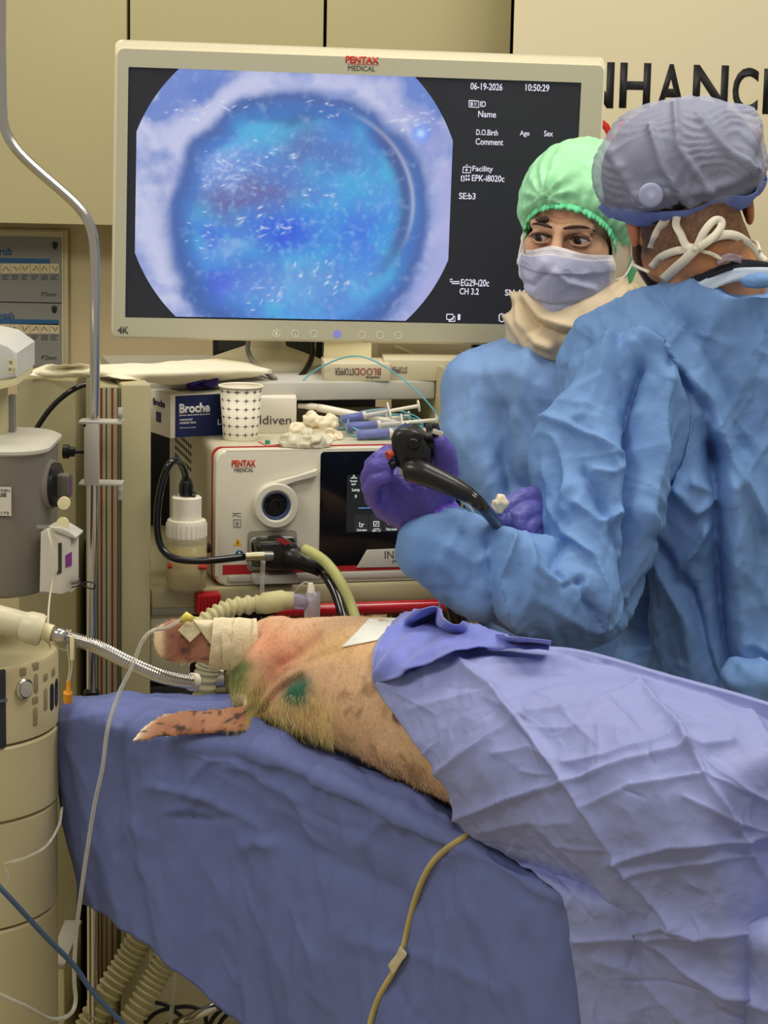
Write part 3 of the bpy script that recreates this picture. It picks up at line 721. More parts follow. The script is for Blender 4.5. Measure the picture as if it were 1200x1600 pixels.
# ================================================================ things on top of the processor
def on_top(px, py):          # point of the processor's top seen at this pixel
    return PZ(px, py, zt)
def carton(name, label, cat, m, pa, pb_, hpx, depth, ang, group=None, bev=.0008):
    A = on_top(*pa); B = on_top(*pb_); 
    ex_ = (B-A); ex_.z = 0; w_ = ex_.length; f = Fr(A, ex_, (0, 0, 1))
    r = thing(name, label, cat, f.p(w_/2, 0, -depth/2)); return r, f, w_
navy = mat('navy_print', (24, 36, 84), .45); bwhite = mat('carton_white', (222, 216, 198), .55); 
gl, f, w_ = carton('glove_box', 'white and navy carton of disposable gloves left of the paper cup', 'box', bwhite, (266, 685), (352, 680), 0, .12, 0)
zz = P(266, 617, f.o.y).z-f.o.z
MB().box(f, 0, .125, 0, zz, -.12, 0, .0008).build('carton', bwhite, gl)
q0 = f.px(274, 684, .001); q1 = f.px(348, 625, .001)
MB().box(f, q0[0], .124, .0008, zz-.002, .0002, .0009).build('navy_panel', navy, gl)
for s, a, b, c, d in (('Broche', 280, 631, 328, 647), ('NITRIL MUAYENE ELDIVENI', 280, 645.5, 328, 648), ('PUDRASIZ', 281, 655, 301, 658), ('KONDRIT MAVI', 281, 660, 306, 663), ('100 Pieces by weight', 281, 668, 306, 670)):
    if s == 'NITRIL MUAYENE ELDIVENI': b, d = 648.5, 650.5
    if s == 'Broche': d = 646.5
    textpx(f, s, a, b, c, d, white_ink, gl, z=.0012, bold=.04 if s == 'Broche' else .02)
textpx(f, 'L', 340, 655, 345, 664, white_ink, gl, z=.0012, bold=.03)
fl = Fr(f.p(-.0002, 0, -.12), -f.ez if False else f.ez, f.ey)
if fl.ez.dot(-f.ex) < 0: fl = Fr(f.p(-.0002, 0, 0), -f.ez, f.ey)
x_ = .055 if fl.ex.dot(f.ez) > 0 else .035
text(fl, 'Broche', x_, .045, x_+.045, .056, navy, gl, z=.0006, bold=.02); MB().box(fl, x_+.012, x_+.03, .02, .036, 0, .0006).build('printed_label', navy, gl)
MB().box(f, .03, .105, zz-.0002, zz+.0006, -.085, -.035).build('opening_slot', darkgrey, gl)
# purple glove half out of it
def lump(name, label, cat, m, c, r3, amp, sc, seed, nseg=48, parent=None, group=None, sharp=.5):
    mb = MB(); mb.ell(c, *r3, seg=nseg); me = mb.me(); co, nn = get(me)
    h = crumple(co, sc, seed)*amp+fbm(co, sc*.5, seed)*amp*1.3; co = co+nn*h[:, None]
    zmin = c[2]-r3[2]; co[:, 2] = np.maximum(co[:, 2], zmin+.0005+0*co[:, 2]); put(me, co)
    o = link(me, name, m, parent); return tag(o, label, cat, group) if not parent else o
purple = mat('purple_nitrile', (92, 74, 176), .42, bump=.15, bscale=90, sss=.05)
purple_d = mat('indigo_nitrile', (56, 42, 130), .45, bump=.2, bscale=90)
c = f.p(.062, zz+.012, -.026)
mb = MB(); rg1 = random.Random(3)
for k in range(9):
    a = c+Vector((rg1.uniform(-.028, .024), rg1.uniform(-.014, .014), rg1.uniform(-.004, .010))); b = a+Vector((rg1.uniform(-.022, .022), rg1.uniform(-.01, .01), rg1.uniform(-.006, .006)))
    mb.capsule(a, b, rg1.uniform(.006, .010), rg1.uniform(.004, .009))
me = remesh(mb, .0022, 3); co, nn = get(me); co += nn*(crumple(co, 70, 4)*.004)[:, None]; co[:, 2] = np.maximum(co[:, 2], f.p(0, zz, 0).z+.0003); put(me, co)
tag(link(me, 'nitrile_glove', purple_d), 'crumpled indigo disposable glove lying on the glove carton', 'glove')
# aldiven box behind the cup
al, f, w_ = carton('carton_box', 'plain white carton with thin grey lettering behind the paper cup', 'box', bwhite, (352, 683), (463, 684), 0, .11, 0)
f = Fr(f.p(0, 0, -.045), f.ex, (0, 0, 1)); x0 = f.px(352, 660)[0]; x1 = f.px(463, 660)[0]; zz = f.px(463, 622)[1]
MB().box(f, x0, x1, 0, zz, -.09, 0, .0008).build('carton', bwhite, al)
textpx(f, 'ldiven', 406, 649, 455, 663, dark_ink, al, z=.0009)
# paper cup
cpt = on_top(376, 689); YC = cpt.y+.02
fC = Fr((P(376, 640, YC).x, YC, zt), (1, 0, 0), (0, 1, 0)); hC = P(379, 601, YC).z-zt
cup = thing('paper_cup', 'white paper cup printed with rows of dark four pointed stars', 'cup', fC.o)
rb = 27/(F/YC)*1.0; rt = 34/(F/YC)
cupm = mat('cup_paper', (232, 226, 206), .55)
MB().lathe(fC, [(rb-.001, .004), (rb, 0), (rb+.0003, .001), (rt-.0006, hC-.003), (rt-.0012, hC-.004), (rb-.0008, .006), (0, .006)], 48).build('cup_wall', cupm, cup, smooth=True)
mb = MB(); mb.tube([fC.p((rt)*math.cos(t), rt*math.sin(t), hC-.002) for t in np.linspace(0, 2*math.pi, 49)], .0018, 8, cap=False); mb.build('rolled_rim', cupm, cup, smooth=True)
starm = mat('cup_star_print', (66, 62, 64), .6)
for row in range(6):
    for k in range(14):
        z = .010+row*.0135; rr = rb+(rt-rb)*z/hC+.0004; t = 2*math.pi*(k+.25)/14
        mb = MB(); vs = []
        for q in range(8):
            rd = (.0060 if q % 4 == 0 else .0044) if q % 2 == 0 else .0011; a = math.pi/4*q
            dx = rd*math.cos(a); dz = rd*math.sin(a); tt = t+dx/rr; r2 = rb+(rt-rb)*(z+dz)/hC+.0005
            vs.append(fC.p(r2*math.cos(tt), r2*math.sin(tt), z+dz))
        vs.append(fC.p((rr+.0004)*math.cos(t), (rr+.0004)*math.sin(t), z)); mb._faces(vs, [(q, (q+1) % 8, 8) for q in range(8)])
        if fC.p(math.cos(t), math.sin(t), 0).y < YC+.02: mb.build('printed_star', starm, cup)
        else: mb.bm.free()
# gauze and crinkled wrap
gm = mat('gauze', (232, 220, 188), .8, bump=.4, bscale=120)
def clump(name, label, cat, m, px, py, rx, ry, rz, n, seed, amp):
    c0 = on_top(px, py); mb = MB(); g = random.Random(seed)
    for k in range(n):
        a = c0+Vector((g.uniform(-rx, rx), g.uniform(-ry, ry), g.uniform(.004, rz))); b = a+Vector((g.uniform(-.02, .02), g.uniform(-.01, .01), g.uniform(-.008, .008)))
        mb.capsule(a, b, g.uniform(.008, .012), g.uniform(.006, .011))
    me = remesh(mb, .0018, 8); co, nn = get(me); co += nn*(crumple(co, 48, seed, (1, 1, 1.6), .8)*amp*1.3+(ridged(co, 60, seed)-.5)*amp*.8)[:, None]; co[:, 2] = np.maximum(co[:, 2], zt+.0006); put(me, co)
    return tag(link(me, name, m), label, cat)
o = clump('gauze_wad', 'loose wad of cream gauze behind the crinkled wrapper', 'gauze', gm, 493, 685, .026, .010, .026, 12, 5, .005)
clump('crinkled_wrapper', 'crinkled translucent white wrapper on the processor front edge', 'wrapper', mat('plastic_wrap', (226, 220, 196), .18, trans=.25, ior=1.2), 482, 698, .034, .008, .010, 12, 8, .006)
MB().lathe(Fr(on_top(418, 694), (1, 0, 0), (0, 1, 0)), [(.004, 0), (.004, .006), (.0, .007)], 16).build('c', mat('green_cap', (60, 150, 116), .4)).name = 'green_cap'
tag(bpy.data.objects['green_cap'], 'tiny green cap lying on the processor in front of the cup', 'cap')
pink = MB().tube([PZ(404, 690, zt+.001), PZ(418, 697, zt+.001), PZ(440, 694, zt+.001)], .0012, 6).build('pink_thread', mat('pink_plastic', (214, 120, 104), .5)); tag(pink, 'thin pink plastic strip on the processor beside the cup', 'strip')
# syringes
bl_liq = mat('blue_liquid', (22, 46, 176), .25); syr_m = mat('syringe_plastic', (214, 222, 232), .12, alpha=.14)
def syringe(px0, py0, Y0, px1, py1, Y1, label, fill, rad_=.0075):
    A = P(px0, py0, Y0); B = P(px1, py1, Y1); d = (B-A).normalized(); L_ = (B-A).length
    f = Fr(A, d.orthogonal(), d.cross(d.orthogonal())); 
    if f.ez.dot(d) < 0: f = Fr(A, -d.orthogonal(), d.cross(d.orthogonal()))
    r = thing('syringe', label, 'syringe', A, 'blue filled syringes on the processor'); bl = L_*.62
    MB().lathe(f, [(.0022, -.012), (.0022, 0), (rad_, .001), (rad_, bl), (rad_-.0008, bl), (rad_-.0008, .002), (.0, .002)], 20).build('barrel', syr_m, r, smooth=True)
    MB().lathe(f, [(0, .0025), (rad_-.001, .003), (rad_-.001, bl*fill), (0, bl*fill)], 16).build('blue_dye', bl_liq, r, smooth=True)
    mb = MB(); mb.lathe(f, [(0, bl*fill+.0003), (rad_-.0012, bl*fill+.0005), (rad_-.0012, bl*fill+.006), (.003, bl*fill+.007), (.003, L_-.002), (rad_*1.25, L_-.002), (rad_*1.25, L_), (0, L_)], 20); mb.build('plunger', white_m, r)
    mb = MB(); mb.prism(Fr(f.p(0, 0, bl-.0015), f.ex, f.ey), rrect(-rad_*1.9, rad_*1.9, -rad_*.9, rad_*.9, .004), 0, .002); mb.build('finger_flange', white_m, r)
yS = on_top(560, 688).y
syringe(555, 680, yS+.00, 690, 671, yS+.03, 'front blue syringe lying lowest in the pile beside the wrapper', .62, .0085)
syringe(540, 668, yS+.04, 683, 656, yS+.06, 'middle blue syringe lying behind the front one', .55, .0080)
syringe(532, 656, yS+.07, 655, 634, yS+.09, 'rear blue syringe lying tilted at the back of the pile', .45, .0078)
syringe(548, 662, yS+.09, 640, 650, yS+.11, 'short blue syringe half hidden between the others', .5, .0065)
# injection needle handle and its wrapper
r = thing('needle_catheter', 'long white injection needle handle lying across the syringes', 'catheter', P(470, 636, yS+.10))
MB().tube(pcurve([(466, 634, yS+.12), (497, 636, yS+.115)], 4), [.0042, .0042, .006, .005], 14).build('luer_end', white_m, r)
MB().tube(pcurve([(497, 637, yS+.115), (540, 645, yS+.10), (590, 654, yS+.08), (620, 660, yS+.07)], 12), [.0066, .0066, .0064, .0062, .006, .0055, .005, .0045, .0042, .004, .0038, .0035], 14).build('handle', white_m, r, smooth=True)
cy = mat('cyan_tubing', (120, 196, 214), .25, trans=.3, ior=1.2)
pts = []
for k in range(64):
    t = k/63*2*math.pi*2.6; pts.append(P(598+58*math.cos(t)+k*.1, 664+20*math.sin(t)+6*math.sin(t*.5), yS+.06-.05*math.sin(t)))
pts = [Vector((p.x, p.y, max(p.z, zt+.002))) for p in pts]
tag(MB().tube(pts, .0014, 8).build('coiled_catheter', cy, None, smooth=True), 'coil of thin cyan tubing around the blue syringes', 'tubing')
loop = pcurve([(454, 620, yS+.10), (470, 598, yS+.12), (497, 576, yS+.12), (540, 558, yS+.10), (575, 560, yS+.08), (620, 585, yS+.06), (660, 620, yS+.03), (688, 655, yS+.0), (694, 676, yS-.04)], 70)
tag(MB().tube(loop, .0013, 8).build('thin_catheter', cy, None, smooth=True), 'single thin cyan tube arching over the cart shelf', 'tubing')
tag(sheet('clear_pouch', [[(520, 652, yS+.125), (580, 646, yS+.125), (640, 648, yS+.125)], [(518, 664, yS+.11), (580, 662, yS+.115), (640, 662, yS+.11)], [(525, 680, yS+.105), (580, 682, yS+.105), (640, 680, yS+.10)]], '', '', mat('pouch_film', (190, 214, 232), .12, trans=.85, ior=1.1), .006, 22, 30, 16, .0006), 'crinkled clear plastic pouch behind the syringes', 'pouch')

# ================================================================ things on the upper shelf
def shelf_box(pa, pbx, ptop, depth, label, m, lift=0, name='medical_carton'):
    A = PZ(pa[0], pa[1], zs1+lift); B = PZ(pbx[0], pbx[1], zs1+lift); e = B-A; f = Fr(A, (e.x, e.y, 0), (0, 0, 1)); w_ = e.length
    r = thing(name, label, 'box', f.p(w_/2, 0, -depth/2), 'flat cartons on the upper shelf'); h = f.px(pa[0], ptop)[1]
    MB().box(f, 0, w_, 0, h, -depth, 0, .001).build('carton', m, r); return r, f, w_, h
crm = mat('carton_cream', (206, 196, 164), .5)
r, f, w_, h = shelf_box((507, 595), (609, 596), 568, .10, 'flat carton with an upside down name at the shelf front edge', crm)
textpx(f, 'BLOOD', 553, 575, 595, 586, mat('dark_red_print', (150, 62, 64), .5), r, z=.0008, rot=180); textpx(f, 'STOPPER', 523, 575, 553, 586, dark_ink, r, z=.0008, rot=180)
textpx(f, 'medical', 572, 588, 593, 592, black_ink, r, z=.0008, rot=180)
text(Fr(f.p(0, h, 0), f.ex, -f.ez), '', 0, 0, 1, 1, dark_ink, r) if False else None
r, f, w_, h = shelf_box((600, 594), (735, 596), 562, .10, 'wide flat carton right of the one at the shelf edge', crm)
textpx(f, 'STOPPER', 612, 573, 636, 583, dark_ink, r, z=.0008, rot=180); textpx(f, 'STOPPER', 686, 576, 716, 588, dark_ink, r, z=.0008, rot=180)
r, f, w_, h = shelf_box((590, 562), (735, 562), 536, .08, 'pale carton stacked on the wide flat carton', mat('carton_pale', (214, 202, 172), .5), lift=.0)
for o in [r]+list(r.children): pass
r.location.z += 0
z_ = PZ(507, 560, zs1)
fq = YF(505, 592, 3.80); zq = zs1
r = thing('white_canister', 'pale square canister standing behind the front carton under the screen', 'canister', (P(542, 560, 3.84).x, 3.84, zs1))
fq = Fr((P(506, 560, 3.80).x, 3.80, zs1), (1, 0, 0), (0, 0, 1)); wq = P(580, 560, 3.80).x-P(506, 560, 3.80).x
MB().prism(Fr((fq.o.x, 3.80, zs1), (1, 0, 0), (0, -1, 0)) if False else fq, rrect(0, wq, 0, P(540, 520, 3.8).z-zs1, .002), -.07, 0, .002).build('canister_body', cream_m, r)
r = thing('dark_backing', 'added black box filling the dark gap behind the monitor stand', 'backing', (P(420, 560, 4.02).x, 4.05, zs1))  # added black box, stands in for the dark background between the shelf things
fq = Fr((P(332, 560, 4.03).x, 4.03, zs1), (1, 0, 0), (0, 0, 1)); wq = P(504, 560, 4.03).x-P(332, 560, 4.03).x
MB().box(fq, 0, wq, 0, .12, -.08, 0, .004).build('cabinet', black_m, r); MB().box(fq, .01, wq-.01, .01, .11, 0, .002).build('inset_front', darkgrey, r)
r = thing('dark_backing', 'added black box filling the dark patch at the right under the screen', 'backing', (P(760, 560, 3.95).x, 3.98, zs1))  # second added black box, makes the dark patch below the screen
fq = Fr((P(738, 560, 3.93).x, 3.93, zs1), (1, 0, 0), (0, 0, 1)); MB().box(fq, 0, .11, 0, .10, -.08, 0, .004).build('cabinet', black_m, r); MB().box(fq, .01, .10, .01, .09, 0, .002).build('inset_front', darkgrey, r)
cbl = pcurve([(490, 530, 3.88), (488, 555, 3.84), (478, 578, 3.80), (462, 596, 3.77)], 24)
tag(MB().tube(cbl, .005, 10).build('black_cable', blackgloss, None, smooth=True), 'black cable dropping from the screen onto the cart shelf', 'cable')
cbl = pcurve([(388, 532, 3.84), (388, 550, 3.82), (400, 570, 3.78), (430, 592, 3.70)], 24)
tag(MB().tube(cbl, .0042, 10).build('grey_cable', grey_m, None, smooth=True), 'grey cable running down in front of the monitor stand', 'cable')

# ================================================================ drip pole with bracket
YP = 3.33
pole = thing('drip_pole', 'bent chrome drip pole rising beside the cart', 'drip pole', (P(143, 1080, YP).x, YP, .1))
pth = [(2, -40), (2, 0), (2, 190), (5, 210), (16, 230), (40, 250), (95, 297), (125, 322), (140, 338), (147, 355), (148.5, 380), (148.5, 500), (148, 640), (146, 800), (143, 1000), (143, 1085)]
pts = [P(a, b, YP) for a, b in pth]; pts.append(Vector((pts[-1].x, YP, .15)))
A = np.array([list(p) for p in pts]); ds = []
for i in range(len(pts)-1):
    n_ = max(2, int((pts[i+1]-pts[i]).length/.01)); ds += [pts[i].lerp(pts[i+1], t/n_) for t in range(n_)]
ds.append(pts[-1]); D = np.array([list(p) for p in ds])
for _ in range(12): D[1:-1] = (D[:-2]+2*D[1:-1]+D[2:])/4
MB().tube([Vector(v) for v in D], .0074, 18).build('tube', chrome, pole, smooth=True)
MB().lathe(Fr((P(143, 1088, YP).x, YP, P(143, 1088, YP).z), (1, 0, 0), (0, 1, 0)), [(.012, 0), (.012, .008), (.008, .012)], 18).build('foot_collar', black_m, pole)
fb2 = YF(131, 756, YP-.014); x0, y0 = fb2.px(132, 756); x1, y1 = fb2.px(155, 660)
MB().box(fb2, x0, x1, y0, y1, 0, .004, .001).build('mounting_plate', lgrey_m, pole)
for yy in (660, 756):
    yb = fb2.px(140, yy)[1]; xe = fb2.px(191, yy)[0]
    MB().box(fb2, x0-.008, xe, yb-.002, yb+.002, -.03, .004, .001).build('clamp_bracket', lgrey_m, pole)
    f3 = fb2.at(xe, yb+(.011 if yy < 700 else -.011), .0); mb = MB(); mb.box(f3, -.006, .001, -.012, .012, 0, .003, .001); mb.build('bracket_tab', lgrey_m, pole)
    MB().lathe(f3.at(-.003, 0, .003), [(.0035, 0), (.0035, .002), (0, .0025)], 12).build('screw', steel, pole)
MB().lathe(fb2.at(fb2.px(133, 664)[0], fb2.px(133, 664)[1], .004), [(.002, 0), (.002, .001), (0, .001)], 10).build('screw', black_m, pole)
fkn = Fr(P(122, 706, YP), (0, 0, 1), (0, 1, 0))
if fkn.ez.x > 0: fkn = Fr(fkn.o, (0, 0, -1), (0, 1, 0))
MB().lathe(fkn, [(.0028, -.012), (.0028, .004), (.0075, .005), (.0075, .012), (.0105, .013), (.0105, .022), (.0, .023)], 10).build('clamp_knob', black_m, pole)
tag(MB().tube(pcurve([(39, 705, 3.70), (60, 665, 3.70), (85, 632, 3.70), (117, 607, 3.70), (150, 596, 3.72)], 30), .0045, 10).build('power_lead', blackgloss, None, smooth=True), 'black lead curving down in front of the side cabinet', 'cable')

# ================================================================ anaesthesia unit at the left edge
YA = 2.95
s_ = YA/F
an = thing('anaesthesia_drum', 'round cream drum of the anaesthesia machine with buttons and slots', 'medical machine', (P(-95, 1300, YA+.15).x, YA+.15, 0))
Rd = 186*s_; cxD = P(90, 1100, YA+.15).x-Rd*1.0; cyD = YA+.15
zd = P(60, 1032, YA).z
fD = Fr((cxD, cyD, 0), (1, 0, 0), (0, 1, 0))
drum_m = mat('drum_cream', (196, 184, 142), .42); 
def dz_(px, py):   # height on the drum's front at a pixel
    d = ray(px, py); a = d.x*d.x+d.y*d.y; b = 2*(d.x*(-cxD)+d.y*(-cyD)); c_ = cxD**2+cyD**2-Rd**2
    t = (-b-math.sqrt(max(b*b-4*a*c_, 0)))/(2*a); return CAMP+d*t
ztp = dz_(20, 1045).z
levels = [ztp, dz_(20, 1166).z, dz_(20, 1285).z, dz_(20, 1452).z, dz_(20, 1640).z, .12]
for i in range(len(levels)-1):
    hi, lo = levels[i], levels[i+1]+.0018
    rr = Rd if i < 2 else Rd*.985
    prof = [(0, lo), (rr-.004, lo), (rr, lo+.003), (rr, hi-.006 if i == 0 else hi-.003), (rr-.003, hi)]+([(rr-.010, hi+.0015), (rr-.012, hi-.002)] if i == 0 else [])+[(0, hi)]
    MB().lathe(fD, prof, 72).build('drum_section', drum_m, an)
MB().lathe(fD, [(Rd*.9, .05), (Rd*.9, .12), (0, .12)], 48).build('plinth', darkgrey, an)
for k in range(5):
    t = 2*math.pi*k/5; MB().lathe(Fr(fD.p(Rd*.75*math.cos(t)-.02, Rd*.75*math.sin(t), .03), (0, 1, 0), (0, 0, 1)), [(.01, 0), (.03, .004), (.03, .034), (.01, .038)], 16).build('castor', black_m, an)
def drumfr(px, py):
    p = dz_(px, py); n = Vector((p.x-cxD, p.y-cyD, 0)).normalized(); return Fr(p, (-n.y, n.x, 0), (0, 0, 1)), n
def drumslot(px, py, w_, h_, name, m, d0=-.004, d1=.0008, bev=.0006, r_=None):
    f, n = drumfr(px, py); MB().prism(f, rrect(-w_/2, w_/2, -h_/2, h_/2, min(w_, h_)/2*.98 if r_ is None else r_), d0, d1, bev).build(name, m, an)
slot_m = mat('slot_cream_dark', (150, 138, 100), .5)
f, n = drumfr(37, 1076)
MB().lathe(f, [(.0145, -.002), (.0145, .003), (.0125, .005), (.0115, .002)], 32).build('button_ring', chrome, an)
MB().lathe(f, [(.0112, 0), (.0105, .0065), (.0, .0075)], 32).build('push_button', lgrey_m, an)
for px_b, py_b, w_, h_ in ((36, 1050, .011, .011), (56, 1041, .012, .010), (71, 1058, .012, .010), (55, 1094, .012, .010), (83, 1050, .014, .011)):
    drumslot(px_b, py_b, w_, h_, 'symbol_key', slot_m, -.003, .0006, .0004, .002)
for px_b, py_b, w_, h_ in ((56, 1068, .009, .028), (71, 1093, .010, .032), (81, 1089, .014, .038), (88, 1082, .018, .040), (55, 1117, .009, .022), (55, 1130, .010, .008)):
    drumslot(px_b, py_b, w_, h_, 'oval_slot', slot_m if px_b < 80 else black_m, -.003, .0006, .0004)
f, n = drumfr(3, 1110); MB().box(f, -.018, .006, -.052, .056, -.004, .002, .002).build('dark_window', mat('dark_window', (56, 56, 60), .25), an)
MB().box(f, -.018, .0065, .012, .016, .002, .0035).build('window_bar', steel, an)
# white pipe lying over it and the steel gooseneck
YG = YA-.02
gs_ = thing('gooseneck_pipe', 'cream pipe with a flexible steel gooseneck reaching towards the table', 'pipe', P(40, 985, YG))
MB().tube([P(-120, 935, YG+.05), P(0, 968, YG), P(52, 982, YG-.01)], .0185, 24).build('pipe', mat('pipe_cream', (206, 198, 168), .35), gs_, smooth=True)
MB().tube([P(40, 979, YG-.008), P(46, 980.5, YG-.01), P(62, 984, YG-.012), P(67, 985.5, YG-.012)], [.0198, .0215, .0215, .0195], 24).build('collar', mat('pipe_cream', (206, 198, 168), .35), gs_)
MB().tube([P(66, 985, YG-.012), P(82, 990, YG-.014)], .0115, 20).build('adapter', cream_m, gs_)
MB().tube([P(80, 989, YG-.014), P(106, 996, YG-.016)], .0098, 20).build('steel_sleeve', chrome, gs_, smooth=True)
gp = pcurve([(104, 995, YG-.016), (150, 1010, YG-.01), (200, 1035, YG+.03), (250, 1056, YG+.08), (300, 1066, YG+.12)], 320)
MB().tube(gp, [.0084+.0014*math.cos(i*2*math.pi/6) for i in range(320)], 16).build('gooseneck', chrome, gs_, smooth=True)
MB().tube([P(298, 1065, YG+.12), P(306, 1066, YG+.125)], .0125, 20).build('end_ring', white_m, gs_)
# grey vaporiser above
YV = 3.05; sv = YV/F
vp = thing('vaporiser', 'grey rounded anaesthetic vaporiser with side dial at the left edge', 'vaporiser', P(0, 935, YV+.08))
fV = Fr(P(-60, 935, YV), (1, 0, 0), (0, 1, 0)); zc = P(0, 935, YV).z
def hpx(py): return P(40, py, YV).z-zc
vgrey = mat('vaporiser_grey', (122, 118, 108), .42, var=.03)
x0 = P(-140, 800, YV).x; x1 = P(85, 800, YV+.13).x; y0 = YV; y1 = YV+.2
def vring(i, h): return [Vector((a, b, zc+h)) for a, b in rrect(x0+i, x1-i, y0+i, y1-i, .055, 10)]
MB().rings([vring(.012, -.003), vring(.002, .002), vring(0, .012), vring(-.003, hpx(720)), vring(-.004, hpx(714))]).build('housing', vgrey, vp)
MB().rings([vring(-.004, hpx(714)), vring(-.007, hpx(711)), vring(-.007, hpx(706)), vring(.0, hpx(701)), vring(.02, hpx(700))]).build('lid', lgrey_m, vp)
dd = P(84, 757, YV+.06); ax = Vector((1, -.16, 0)).normalized(); fx_ = Fr(dd, (0, 0, 1), ax.cross(Vector((0, 0, 1))))
if fx_.ez.dot(ax) < 0: fx_ = Fr(dd, (0, 0, -1), ax.cross(Vector((0, 0, 1))))
MB().lathe(fx_, [(.034, -.045), (.036, -.012), (.034, -.001), (.031, .0)], 36).build('dial_boss', vgrey, vp)
MB().lathe(fx_, [(.0305, -.004), (.0305, .006), (.022, .008), (.0, .008)], 36).build('dial_scale', black_m, vp)
MB().prism(fx_, rrect(-.016, .016, -.010, .010, .004), .008, .024, .003).build('dial_knob', mat('dial_grey', (92, 88, 80), .4), vp)
MB().prism(Fr(fx_.p(0, 0, .0235), fx_.ex, fx_.ey), rrect(-.013, .013, -.003, .003, .002), 0, .0012).build('purple_mark', mat('purple_mark', (120, 56, 130), .5), vp)
fs2 = YF(0, 800, YV-.0045, 0); 
x0, y0 = fs2.px(-24, 805); x1, y1 = fs2.px(17.5, 761)
MB().box(fs2, x0, x1, y0, y1, 0, .0008).build('asset_sticker', mat('sticker_white', (206, 200, 184), .5), vp)
textpx(fs2, 'BASE', -10, 770, 10, 776, black_ink, vp, z=.0011, bold=.02); textpx(fs2, 'A KAYDEN', -18, 764, 15, 768, dark_ink, vp, z=.0011); textpx(fs2, '1111172', -18, 799, 14, 803, dark_ink, vp, z=.0011)
YX = YV-.0
fx2 = YF(61, 927, YX-.012, -4)
sb = thing('filler_module', 'white plastic module with slot and purple label hooked on the vaporiser', 'module', P(85, 928, YX))
q = [fx2.px(*v) for v in ((61, 927), (63, 832), (74, 826), (108, 834), (111, 838), (111, 926), (96, 928))]
MB().prism(fx2, q, -.05, 0, .003).build('module_body', mat('module_white', (196, 192, 180), .42), sb)
q = [fx2.px(*v) for v in ((80, 823), (98, 824), (110, 831), (121, 838), (119, 842), (106, 836), (84, 829))]
MB().prism(fx2, q, -.04, .004, .001).build('hinged_flap', lgrey_m, sb)
q = [fx2.px(*v, .001) for v in ((91, 849), (96, 848), (96, 895), (88, 898), (91, 890))]; MB().prism(fx2, q, -.001, .0012).build('slot', darkgrey, sb)
q = [fx2.px(*v, .001) for v in ((102, 868), (112, 862), (112, 884), (102, 887))]; MB().prism(fx2, q, -.001, .001).build('purple_label', mat('purple_mark', (120, 56, 130), .5), sb)
mb = MB(); mb.tube([P(111, 908, YX-.02), P(123, 906, YX-.02)], .0055, 14); mb.build('side_nozzle', grey_m, sb)
mb = MB(); mb.tube(pcurve([(112, 918, YX-.03), (124, 914, YX-.03), (138, 909, YX-.03), (148, 913, YX-.03), (146, 920, YX-.03), (134, 917, YX-.03), (122, 907, YX-.03)], 30), .0011, 6); mb.build('black_tether', black_m, sb, smooth=True)
for (a, b) in ((100, 786), (98, 818)):
    MB().lathe(YF(a, b, YX-.004), [(.0085, -.003), (.0085, .003), (.0, .0035)], 24).build('filler_cap', cream_m, sb)
MB().box(YF(58, 822, YV-.006), 0, .016, -.0025, .0025, -.002, .004).build('latch_bar', steel, vp)
# white unit top left with its arm
YT = 3.1
tu = thing('monitor_unit', 'white rounded unit with a small label at the left edge below the posters', 'medical unit', P(0, 604, YT))
fT = YF(26, 590, YT)
f = Fr(P(26, 588, YT), (0, 1, 0), (0, 0, 1))
q = [(0, -.0), (.0, .036), (-.024, .055), (-.2, .075), (-.2, -.004)]
fp2 = YF(26, 588, YT); pts = [fp2.px(*v) for v in ((26, 590), (26, 552), (12, 542), (0, 533), (-60, 520), (-60, 596), (0, 596))]
MB().prism(fp2, pts, -.16, 0, .006, 3).build('housing', mat('unit_white', (196, 198, 192), .4), tu)
pts = [fp2.px(*v) for v in ((25, 590), (24, 603), (0, 609), (-60, 612), (-60, 597), (0, 597))]; MB().prism(fp2, pts, -.15, -.003, .002).build('lower_rim', cream_m, tu)
x0, y0 = fp2.px(11, 583); x1, y1 = fp2.px(24.5, 561); MB().box(fp2, x0, x1, y0, y1, 0, .0008).build('label', mat('label_cream', (206, 200, 164), .5), tu)
textpx(fp2, '7B', 14, 564, 19, 569, dark_ink, tu, z=.001); textpx(fp2, '5P..2', 13, 575, 23, 580, dark_ink, tu, z=.001)
MB().tube([P(-10, 600, YT+.08), P(-10, 720, YT+.08)], .02, 16).build('support_post', beige_m, tu)
MB().box(YF(20, 700, YT+.1), -.004, .004, -.04, .075, -.01, .01).build('grey_strut', grey_m, tu)

# ================================================================ operating table
ZT = .875
dv = Vector((.6, -.8, 0)); nv_ = Vector((.8, .6, 0)); Z = Vector((0, 0, 1))
tab = thing('operating_table', 'steel operating table hidden under the blue drapes with a chrome foot rail', 'operating table', PZ(640, 1150, 0))
e0 = PZ(250, 1140, ZT); e0.z = 0
ft = Fr(e0+nv_*.13, dv, nv_)
MB().box(ft, .10, 1.08, 0, .34, ZT-.10, ZT-.035, .02).build('mattress', black_m, tab)
MB().box(ft, .10, 1.08, .01, .34, ZT-.125, ZT-.101, .004).build('table_frame', steel, tab)
MB().box(ft, .55, .85, .12, .32, .14, ZT-.125, .02).build('column', steel, tab)
MB().box(ft, .3, 1.05, .05, .42, .04, .14, .03).build('base', lgrey_m, tab)
MB().tube([P(262, 1606, 3.35), P(341, 1571, 3.30)], .0075, 14).build('foot_rail', chrome, tab, smooth=True)
MB().tube([P(341, 1571, 3.30), P(420, 1536, 3.25), P(520, 1490, 3.2)], .0075, 14).build('foot_rail', chrome, tab, smooth=True)

